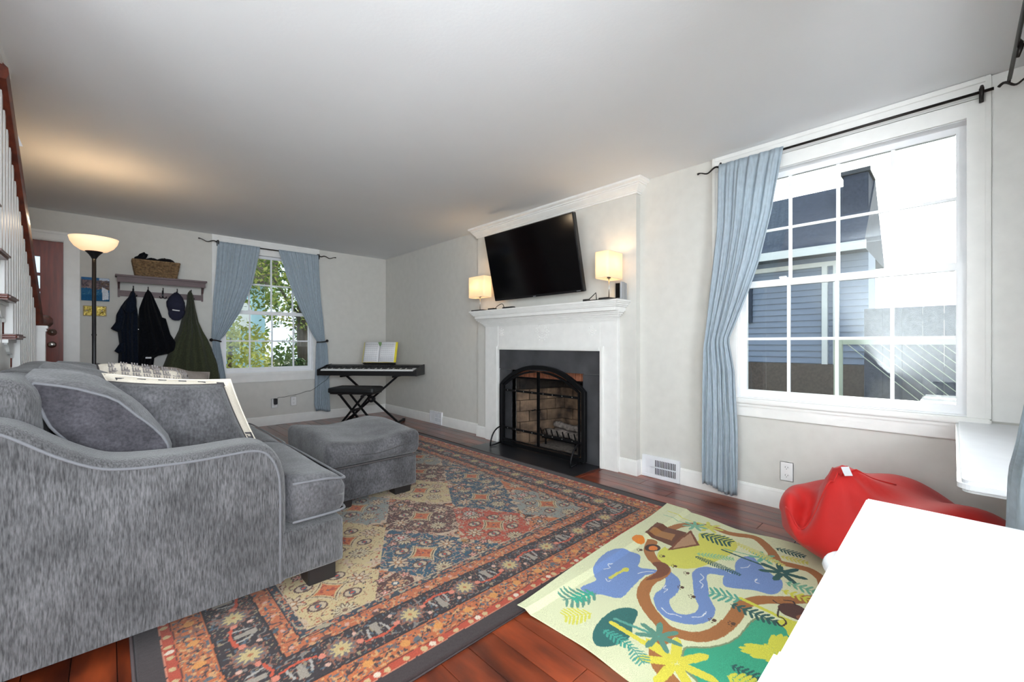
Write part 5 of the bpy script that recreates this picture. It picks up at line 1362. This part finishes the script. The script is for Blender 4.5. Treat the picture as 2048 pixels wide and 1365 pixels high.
for i, (c_, s_, sd, lb) in enumerate((((.245, YW - .09, 2.02), (.05, .045, .045), 1, 'black knitted glove sticking up at the basket end near the lamp'), ((.34, YW - .085, 2.0), (.09, .05, .045), 5, 'black knitted hat lying in the middle of the basket'), ((.455, YW - .085, 1.995), (.095, .05, .06), 9, 'black scarf heaped at the basket end near the window'))):
    mb = MB(); rows = []
    for a in range(13):
        th = math.pi * a / 12
        rows.append([(c_[0] + s_[0] * math.sin(th) * math.cos(p) * (1 + .3 * nz((th, p, 0), 2, sd)), c_[1] + s_[1] * math.sin(th) * math.sin(p), c_[2] + s_[2] * math.cos(th) * (1 + .5 * nz((p, th, 1), 1.6, sd))) for p in [2 * math.pi * k / 18 for k in range(18)]])
    mb.grid(rows, close=True)
    if i == 0:
        mb.tube([(.235, YW - .1, 2.04), (.25, YW - .1, 2.07), (.285, YW - .1, 2.095)], [.02, .018, .016], 10); mb.tube([(.26, YW - .09, 2.03), (.285, YW - .09, 2.055), (.30, YW - .09, 2.09)], [.015, .014, .012], 10)
    o = mb.build(('knitted_glove', 'knitted_hat', 'knitted_scarf')[i], M['blackc'], smooth=True); tag(o, lb, ('glove', 'hat', 'scarf')[i])

# ---------------------------------------------------------------- wall pictures
pcn = thing('canvas_picture', 'square canvas picture of rocks and blue water behind the floor lamp', 'picture', (-.108, YW - .012, 1.545))
MB().box(-.216, -.002, YW - .024, YW - .001, 1.545, 1.79).build('canvas', mat('canvas_edge', (44, 96, 132), .6), pcn, bevel=.002)
cv = Canvas(-.215, -.003, 0, .243, .004, (46, 104, 146))
XX, YY = cv.X, cv.Y; na = vnoise(XX, YY, 40, 4); nb = vnoise(XX, YY, 90, 5)
cv.c[YY > .215] = (60, 110, 160); cv.c[(YY > .215) & (XX > -.08)] = (200, 214, 232)
rk = (YY < .213 + .01 * na) & (YY > .10 + .03 * na + .02 * nb); cv.c[rk] = (128, 112, 116); cv.c[rk & (nb > .6)] = (92, 86, 92); cv.c[rk & (na > .62)] = (150, 134, 132)
cv.c[rk & (XX > -.08) & (nb < .4)] = (98, 84, 72); cv.c[(YY < .10) & (nb > .62)] = (74, 128, 160); cv.c[(YY < .06)] = (30, 92, 136)
cv.poly([(-.062, .15), (-.012, .12), (-.008, .02), (-.055, .01)], (216, 222, 232))
o = cv.mesh('painted_front', attr_mat('canvas_print', .7, 200), lambda a, b: a * 0)
me = o.data; co = np.zeros(len(me.vertices) * 3); me.vertices.foreach_get('co', co); co = co.reshape(-1, 3)
c2_ = np.stack([co[:, 0] + float(o.location.x) + .108, co[:, 0] * 0 + (YW - .0248) - (YW - .012), co[:, 1] + float(o.location.y)], 1); me.vertices.foreach_set('co', c2_.ravel()); me.update()
o.location = (0, 0, 0); o.parent = pcn
gp = thing('gold_plaque', 'small gold embossed plaque below the rocks picture', 'plaque', (-.113, YW - .012, 1.38))
MB().box(-.204, -.024, YW - .014, YW - .001, 1.382, 1.492).build('frame', M['goldframe'], gp, bevel=.003)
mb = MB(); rows = []
for i in range(29):
    rows.append([(-.196 + .164 * i / 28, YW - .0155 - .007 * abs(nz((i * .16, j * .16, 3), 1.7)), 1.39 + .094 * j / 18) for j in range(19)])
mb.grid(rows).build('relief_panel', M['gold'], gp)
for x in (-.175, -.06): MB().box(x - .007, x + .007, YW - .026, YW - .019, 1.43, 1.447).build('boss', M['goldframe'], gp, bevel=.002)

# ---------------------------------------------------------------- keyboard, stand, bench
KC = (2.58, 5.47); KR = math.atan2(-.76, .65)
kb = thing('digital_piano', 'black digital piano keyboard standing across the room corner', 'keyboard', (KC[0], KC[1], .665), KR, local=True)
hl = .665
MB().prism([(-.175, 0), (.175, 0), (.175, .135), (.05, .125), (.02, .098), (-.145, .072), (-.175, .062)], 'x', -hl, hl).build('body', M['black'], kb, bevel=.004)
# (x = along the keys, y = depth; the player sits on the -y side)
for s_ in (-1, 1): MB().prism([(-.178, -.002), (.178, -.002), (.178, .14), (.05, .132), (-.03, .110), (-.178, .080)], 'x', s_ * hl - (.0 if s_ > 0 else .02), s_ * hl + (.02 if s_ > 0 else 0)).build('end_cheek', M['black'], kb, bevel=.004)
x = -hl + .03; KW = (2 * hl - .06) / 52
oct_ = [1, 0, 1, 1, 0, 1, 1]
wk = None
for k in range(52):
    if wk is None:
        wk = MB().prism([(-.17, .064), (-.02, .086), (-.02, .098), (-.165, .082), (-.17, .078)], 'x', .0006, KW - .0006).build('white_key', M['keys'], kb); wk.location = (x, 0, 0)
    else: part_copy(wk, kb, (x + k * KW, 0, 0))
bkk = None
for k in range(51):
    if oct_[(k + 1) % 7] == 0 and False: continue
    if (k % 7) in (1, 4): continue
    if bkk is None:
        bkk = MB().prism([(-.115, .080), (-.02, .094), (-.02, .112), (-.105, .1)], 'x', -.005, .005).build('black_key', M['black'], kb); bkk.location = (x + (k + 1) * KW, 0, 0)
    else: part_copy(bkk, kb, (x + (k + 1) * KW, 0, 0))
mb = MB()
for k in range(14): mb.box(-.25 + k * .035, -.23 + k * .035, .075, .085, .1265, .129)
mb.build('control_buttons', M['silver'], kb, stuff=True)
mt_ = Matrix.Translation((.02, .15, .135)) @ Matrix.Rotation(R(-17), 4, 'X')
mb = MB(); mb.box(-.20, .26, -.045, .0, 0, .01, mtx=mt_); mb.tube([mt_ @ Vector(p) for p in [(-.19, 0, 0), (-.19, 0, .20), (.25, 0, .20), (.25, 0, 0)]], .004, 6); mb.build('music_rest', M['iron'], kb)
bk_ = thing('music_book', 'open music book with a yellow cover on the keyboard music rest', 'book', (KC[0], KC[1], .81), KR, local=True)
ml = Matrix.Translation((.0, .15, .005)) @ Matrix.Rotation(R(-17), 4, 'X')
BKS = .245
for s_, nm in ((-1, 'left_pages'), (1, 'right_pages')):
    mb = MB(); rows = []
    for i in range(9):
        q = i / 8; xx = .03 + s_ * q * .225; yy = -.014 - .012 * math.sin(q * math.pi) - (.004 if s_ < 0 else .006)
        rows.append([ml @ Vector((xx, yy, .012)), ml @ Vector((xx, yy, .012 + .29))])
    o = mb.grid(rows).build('page_block', M['paper'], bk_, smooth=True, solid=.004)
    g = MB()
    for r_ in range(9):
        for l_ in range(2):
            z = .035 + r_ * .028 + l_ * .006
            for i in range(1, 8):
                q = i / 8; q2 = (i + .8) / 8
                pa = [(.03 + s_ * t * .225, -.0172 - .012 * math.sin(t * math.pi) - (.004 if s_ < 0 else .006)) for t in (q, min(q2, .93))]
                g.add([ml @ Vector((pa[0][0], pa[0][1] - .0005, z)), ml @ Vector((pa[1][0], pa[1][1] - .0005, z)), ml @ Vector((pa[1][0], pa[1][1] - .0005, z + .0022)), ml @ Vector((pa[0][0], pa[0][1] - .0005, z + .0022))], [(0, 1, 2, 3)])
    g.build('staves', M['ink'], o, stuff=True)
MB().box(.235, .285, -.020, -.012, .012, .305, mtx=ml).box(-.205, .285, -.0125, -.010, .010, .304, mtx=ml).build('cover', M['yellow'], bk_)
MB().add([ml @ Vector(p) for p in [(.0, -.0275, .302), (.05, -.0255, .302), (.055, -.0285, .27), (.035, -.0235, .235), (.012, -.0285, .27)]], [(0, 1, 2, 3, 4)]).build('leaf_picture', M['green'], bk_)
# X stand
ks = thing('keyboard_stand', 'black X-frame stand carrying the digital piano', 'stand', (KC[0], KC[1], 0), KR, local=True)
for (a, b, yo) in ((-1, 1, -.012), (1, -1, .012)):
    MB().bar((a * .36, yo, .03), (b * .36, yo, .645), .025, .025).build('leg', M['iron'], ks, bevel=.002)
for s_ in (-1, 1):
    MB().bar((s_ * .36, -.26, .022), (s_ * .36, .24, .022), .028, .028).build('foot_bar', M['iron'], ks, bevel=.003)
    MB().bar((s_ * .36, -.16, .652), (s_ * .36, .16, .652), .026, .022).build('support_arm', M['iron'], ks, bevel=.003)
    for q in (-.26, .24): MB().box(s_ * .36 - .018, s_ * .36 + .018, q - .02, q + .02, .001, .04).build('end_cap', M['black'], ks, bevel=.004)
mb = MB().lathe([(.042, -.03), (.046, -.024), (.046, .024), (.042, .03)], n=20); mb.v = [(v[0], v[2], .3375 + v[1]) for v in mb.v]; mb.build('pivot_disc', M['black'], ks, smooth=True, auto=40)
mb = MB().lathe([(.014, .03), (.014, .036)], n=14); mb.v = [(v[0], -v[2], .3375 + v[1]) for v in mb.v]; mb.build('pivot_bolt', M['steel'], ks)
# bench
pbn = thing('piano_bench', 'low padded black X-leg bench in front of the keyboard', 'bench', (2.30, 5.32, 0), KR, local=True)
softbox(-.30, .30, -.165, .165, .465, .535, r=.02, n=12, crown=.008).build('seat', M['vinylblack'], pbn, smooth=True)
MB().box(-.28, .28, -.14, .14, .45, .468).build('seat_board', M['block'], pbn)
for (a, b, yo) in ((-1, 1, -.02), (1, -1, .02)):
    for yy in (-.12, .12):
        MB().bar((a * .19, yy + yo * .4, .02), (b * .17, yy + yo * .4, .45), .026, .022).build('leg', M['iron'], pbn, bevel=.002)
for s_ in (-1, 1):
    MB().bar((s_ * .19, -.19, .014), (s_ * .19, .19, .014), .026, .026).build('foot_bar', M['iron'], pbn, bevel=.003)
    MB().bar((s_ * .17, -.13, .445), (s_ * .17, .13, .445), .022, .02).build('top_bar', M['iron'], pbn)
mb = MB().tube([(0, -.15, .24), (0, .15, .24)], .016, 12); mb.build('pivot', M['black'], pbn, smooth=True)
mb = MB().tube([(.16, -.18, .43), (.16, -.15, .43)], .02, 10); mb.build('locking_knob', M['black'], pbn)

# ---------------------------------------------------------------- bean bag
BBC = Vector((2.72, .17, 0))
def bean(th, ph):
    d = Vector((math.sin(th) * math.cos(ph), math.sin(th) * math.sin(ph), math.cos(th)))
    rx, ry = .42, (.50 if d.y > 0 else .42)
    p = Vector((d.x * rx, d.y * ry, 0)); k = math.sqrt(p.x ** 2 / rx ** 2 + p.y ** 2 / ry ** 2)
    hgt = .36 + .0 * d.x
    p.z = .17 + d.z * (.24 if d.z > 0 else .17)
    X_, Y_ = p.x, p.y
    if d.z > -.2:
        p.z += .10 * math.exp(-(((X_ + .16) / .13) ** 2 + ((Y_ - .24) / .13) ** 2)) * min(1, d.z + .2)      # gathered peak with the tag
        p.z -= .19 * math.exp(-(((X_ + .22) / .12) ** 2 + ((Y_ - .345) / .05) ** 2)) * min(1, d.z + .3)
        p.z += .07 * math.exp(-(((X_ + .18) / .16) ** 2 + ((Y_ - .46) / .06) ** 2))     # hollow behind the front lip
        p.z += .03 * math.sin((X_ * 3 + Y_ * 5) * 3.1) * max(0, d.z)
        p.z += .02 * math.sin(math.atan2(Y_ - .24, X_ + .16) * 9) * math.exp(-math.hypot(X_ + .16, Y_ - .24) / .16)
        p.z -= .10 * max(0, -Y_ - .05) * max(0, d.z)
    p += d * nz(p, 3.2, 5) * .035
    p.z = max(p.z, .0)
    return p + BBC
mb = MB(); rows = []
for a in range(49): rows.append([tuple(bean(math.pi * (a + .001) / 48.002, 2 * math.pi * k / 96)) for k in range(96)])
mb.grid(rows, close=True)
bb_ = thing('beanbag', 'slumped bright red beanbag on the floor under the white wall shelf', 'beanbag', (BBC.x, BBC.y, 0))
bd_ = mb.build('bag', M['red'], bb_, smooth=True)
bd_.data.validate()
tagp = bean(.42, 2.16)
pts_seam = []
for a in range(30):
    q = bean(.05 + a * .05, 2.15 + .25 * math.sin(a * .12)); pts_seam.append(q + Vector((0, 0, .002)))
MB().tube(pts_seam, .004, 6).build('seam', M['red'], bb_, smooth=True)
tg = bean(.62, 2.5)
mtag = Matrix.Translation(tg + Vector((-.01, .0, .012))) @ Matrix.Rotation(R(-YAW + 5), 4, 'Z') @ Matrix.Rotation(R(-30), 4, 'X')
MB().box(-.02, .02, -.001, .001, 0, .042, mtx=mtag).build('care_label', M['label'], bb_)

# ---------------------------------------------------------------- white tables at the right
ws = thing('wall_shelf_table', 'long white rounded-corner wall table under the large window corner', 'table', (2.5, -.13, .66))
r_ = .035; pts = []
X0s, X1s, Y0s, Y1s = 1.80, XW - .001, YN + .001, -.006
for k in range(7): a = R(180 - 90 * k / 6); pts.append((X0s + r_ + r_ * math.cos(a), Y1s - r_ + r_ * math.sin(a)))
pts += [(X1s, Y1s), (X1s, Y0s), (X0s, Y0s)]
MB().prism(pts, 'z', .655, .69).build('top', M['white'], ws, bevel=.010, seg=4)
for x in (2.05, 2.95): MB().box(x, x + .03, Y0s, Y1s - .08, .615, .655).box(x, x + .03, Y0s, Y0s + .03, .40, .655).build('bracket', M['white'], ws, bevel=.003)
wt = thing('white_table', 'plain white table with blown-out sunlit top closest to the viewer', 'table', (.86, -.02, 0))
MB().box(.41, 1.205, -.25, .133, .725, .75).build('table_top', M['white'], wt, bevel=.003)
MB().box(.43, 1.185, -.24, -.225, .64, .725).box(.43, 1.185, .095, .11, .64, .725).box(.43, .445, -.225, .095, .64, .725).box(1.17, 1.185, -.225, .095, .64, .725).build('apron', M['white'], wt)
for x in (.43, 1.15):
    for y in (-.24, .075): MB().box(x, x + .035, y, y + .035, 0, .64).build('leg', M['white'], wt, bevel=.003)
MB().box(.45, .585, .133, .150, .69, .722).build('corner_rail', M['white'], wt, bevel=.006)
sl = thing('white_stool', 'small white round-edged stool tucked behind the white table', 'stool', (1.565, .13, 0))
MB().lathe([(.13, 0), (.14, .004), (.145, .014), (.14, .026), (.13, .030)], (1.565, .13, .42), 32).build('seat', M['white'], sl, smooth=True, auto=50)
for k in range(4):
    a = R(45 + 90 * k); MB().tube([(1.565 + .09 * math.cos(a), .13 + .09 * math.sin(a), .42), (1.565 + .12 * math.cos(a), .13 + .12 * math.sin(a), .016 if math.sin(a) > 0 else .012)], [.016, .012], 10).build('leg', M['white'], sl, smooth=True)
# ================================================================ OUTSIDE
struct(MB().box(-25, 40, -25, 45, -.8, -.45).build('ground', M['lawn']), 'dry grass ground outside the house')
bpy.data.objects['ground']['category'] = 'ground'
o = MB().box(-6, 14, 16, 19, -.449, -.44).build('paved_road', M['road']); o['kind'] = 'structure'; o['label'] = 'pale paved road beyond the hedge outside the smaller window'; o['category'] = 'road'
# neighbouring wing seen through the large window
hb = thing('neighbour_house', 'blue-grey house wing with dark roof and chimney outside the large window', 'house', (10.5, 3.2, -.45))
HX = 9.0
MB().box(HX + .12, HX + 1.0, .98, 6.2, -.45, 2.62).build('house_wall', M['siding'], hb)
mb = MB()
z = .74
while z < 2.60: mb.add([(HX + .12, .98, z), (HX + .12, 6.2, z), (HX + .12, 6.2, z + .11), (HX + .12, .98, z + .11), (HX + .095, .98, z), (HX + .095, 6.2, z)], [(0, 1, 5, 4), (4, 5, 2, 3), (0, 4, 3), (1, 2, 5)]); z += .11
mb.build('lap_boards', M['siding'], hb, stuff=True)
MB().box(HX - .02, HX + .12, .96, 6.2, -.45, .73).build('foundation', M['brown'], hb)
MB().box(HX + .02, HX + .12, 1.36, 1.44, -.0, 2.44).box(HX + .02, HX + .12, 1.52, 1.60, 0, 2.44).box(HX + .02, HX + .12, 1.36, 6.2, 2.44, 2.52).build('door_trim', M['trim'], hb)
MB().box(HX + .05, HX + .12, 2.72, 2.95, 1.5, 2.35).build('shutter', M['roof'], hb)
mb = MB().prism([(HX - .35, 2.62), (HX - .35, 2.72), (HX + 1.0, 4.05), (HX + 2.4, 2.72), (HX + 2.4, 2.62)], 'y', .98, 6.5); mb.build('roof', M['roof'], hb)
MB().box(HX - .36, HX - .33, .96, 6.5, 2.60, 2.74).build('gutter', M['trim'], hb)
MB().box(HX + .3, HX + .9, 1.0, 1.34, 2.7, 4.02).build('chimney', M['roof'], hb, bevel=.01)
MB().box(HX + .26, HX + .94, .97, 1.37, 4.02, 4.09).build('chimney_cap', M['slate'], hb)
# lattice fence
bf = thing('reflection_fence', 'dark board fence added beyond the lattice for a grey reflection in the large window', 'fence', (8.0, -1.2, -.45))  # added dark fence, stands in for a grey reflection in the lower panes
for k in range(22): MB().box(8.0, 8.03, -3.6 + k * .205, -3.6 + k * .205 + .204, -.45, 1.6).build('fence_board', M['roof'], bf, bevel=.004, seg=1)
MB().box(8.03, 8.08, -3.6, .9, .2, .3).box(8.03, 8.08, -3.6, .9, 1.4, 1.5).build('rails', M['roof'], bf)
lf = thing('lattice_fence', 'pale lattice fence panel outside the lower panes nearest the white shelf', 'fence', (6.4, .0, -.45))
mb = MB()
for k in range(-2, 40):
    y = -2.6 + k * .10
    for s_ in (-1, 1):
        y0 = y; y1 = y + s_ * 1.5; z0, z1 = -.4, 1.1
        if min(y0, y1) < -2.6 or max(y0, y1) > .95: continue
        mb.bar((6.4 + s_ * .008, y0, z0), (6.4 + s_ * .008, y1, z1), .03, .006)
mb.build('lattice_strips', M['lattice'], lf, stuff=True)
MB().box(6.37, 6.43, -2.7, .98, 1.08, 1.15).build('top_rail', M['lattice'], lf)
for y in (-2.7, -.9, .93): MB().box(6.36, 6.44, y, y + .08, -.45, 1.15).build('post', M['lattice'], lf)
ac = thing('outdoor_unit', 'grey metal condenser unit just outside the lowest right pane', 'condenser unit', (5.0, .0, -.45))
MB().box(4.7, 5.5, -.5, .20, -.45, .62).build('cabinet', M['silver'], ac, bevel=.02)
mb = MB()
for k in range(14): mb.box(4.69, 4.70, -.45, .15, -.35 + k * .065, -.32 + k * .065)
mb.build('grille', M['slate'], ac, stuff=True)
# trees and shrubs
def leaves(n, fn, s_, seed, m):
    rs = random.Random(seed); mb = MB()
    for _ in range(n):
        c_ = Vector(fn(rs)); a = Vector((rs.uniform(-1, 1), rs.uniform(-1, 1), rs.uniform(-1, 1))).normalized(); b = a.cross(Vector((rs.uniform(-1, 1), rs.uniform(-1, 1), rs.uniform(-1, 1)))).normalized(); k = s_ * rs.uniform(.6, 1.3)
        mb.add([c_ - a * k, c_ + b * k * .45 + a * .1 * k, c_ + a * k, c_ - b * k * .45 + a * .1 * k], [(0, 1, 2, 3)])
    return mb
def blob(c_, r3):
    def f(rs):
        while True:
            v = Vector((rs.uniform(-1, 1), rs.uniform(-1, 1), rs.uniform(-1, 1)))
            if .35 < v.length < 1: return (c_[0] + v.x * r3[0], c_[1] + v.y * r3[1], c_[2] + v.z * r3[2])
    return f
def shrub(name, label, c_, r3, n, s_, m, seed, group=None, trunk=None):
    t = thing(name, label, 'tree' if 'tree' in name else 'shrub', (c_[0], c_[1], -.45), group=group)
    leaves(n, blob(c_, r3), s_, seed, m).build('foliage', m, t, stuff=True)
    if name == 'leafy_tree': leaves(n // 2, blob((c_[0], c_[1] - .2, c_[2]), r3), s_, seed + 50, m).build('sunlit_foliage', M['leafb'], t, stuff=True)  # brighter copy of the leaves, sunlight put into their colour
    rr = trunk or .05
    mb = MB().tube([(c_[0] + .1, c_[1] + .1, -.45), (c_[0], c_[1], c_[2] * .5), (c_[0] + .05, c_[1], c_[2] + r3[2] * .5)], [rr * 1.2, rr, rr * .5], 10)
    if trunk:
        for k in range(5): mb.tube([(c_[0], c_[1], c_[2] * (.4 + .1 * k)), (c_[0] + math.cos(k * 2.2) * .8, c_[1] + math.sin(k * 2.2) * .5, c_[2] * (.6 + .12 * k) + .3)], [rr * .4, rr * .12], 6)
    mb.build('trunk', M['bark'], t, smooth=True)
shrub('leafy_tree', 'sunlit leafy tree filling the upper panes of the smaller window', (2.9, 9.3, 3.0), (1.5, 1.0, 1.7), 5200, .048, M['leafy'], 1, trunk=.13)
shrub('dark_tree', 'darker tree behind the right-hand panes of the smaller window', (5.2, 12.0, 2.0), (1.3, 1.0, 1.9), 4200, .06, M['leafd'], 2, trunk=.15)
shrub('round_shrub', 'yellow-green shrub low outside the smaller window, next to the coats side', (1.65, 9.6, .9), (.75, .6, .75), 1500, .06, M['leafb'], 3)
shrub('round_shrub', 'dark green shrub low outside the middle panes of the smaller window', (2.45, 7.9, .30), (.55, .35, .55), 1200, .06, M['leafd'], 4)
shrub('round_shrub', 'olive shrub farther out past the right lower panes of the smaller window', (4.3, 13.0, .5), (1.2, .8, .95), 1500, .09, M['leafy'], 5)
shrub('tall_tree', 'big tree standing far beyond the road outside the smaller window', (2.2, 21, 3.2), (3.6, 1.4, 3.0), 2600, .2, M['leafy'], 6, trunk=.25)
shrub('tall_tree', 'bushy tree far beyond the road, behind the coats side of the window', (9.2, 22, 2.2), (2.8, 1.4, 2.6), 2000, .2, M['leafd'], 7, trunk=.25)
lh = thing('distant_house', 'pale blue house with dark eaves far outside the smaller window', 'house', (3.0, 15, -.45))
MB().box(1.6, 3.4, 14.4, 15.6, -.45, 2.9).build('house_wall', M['paleblue'], lh)
MB().box(1.3, 3.7, 14.1, 15.9, 2.9, 4.2).build('roof', M['brown'], lh, bevel=.02)
for x in (1.9, 2.6): MB().box(x, x + .4, 14.36, 14.4, 1.5, 2.4).build('window_frame', M['trim'], lh)
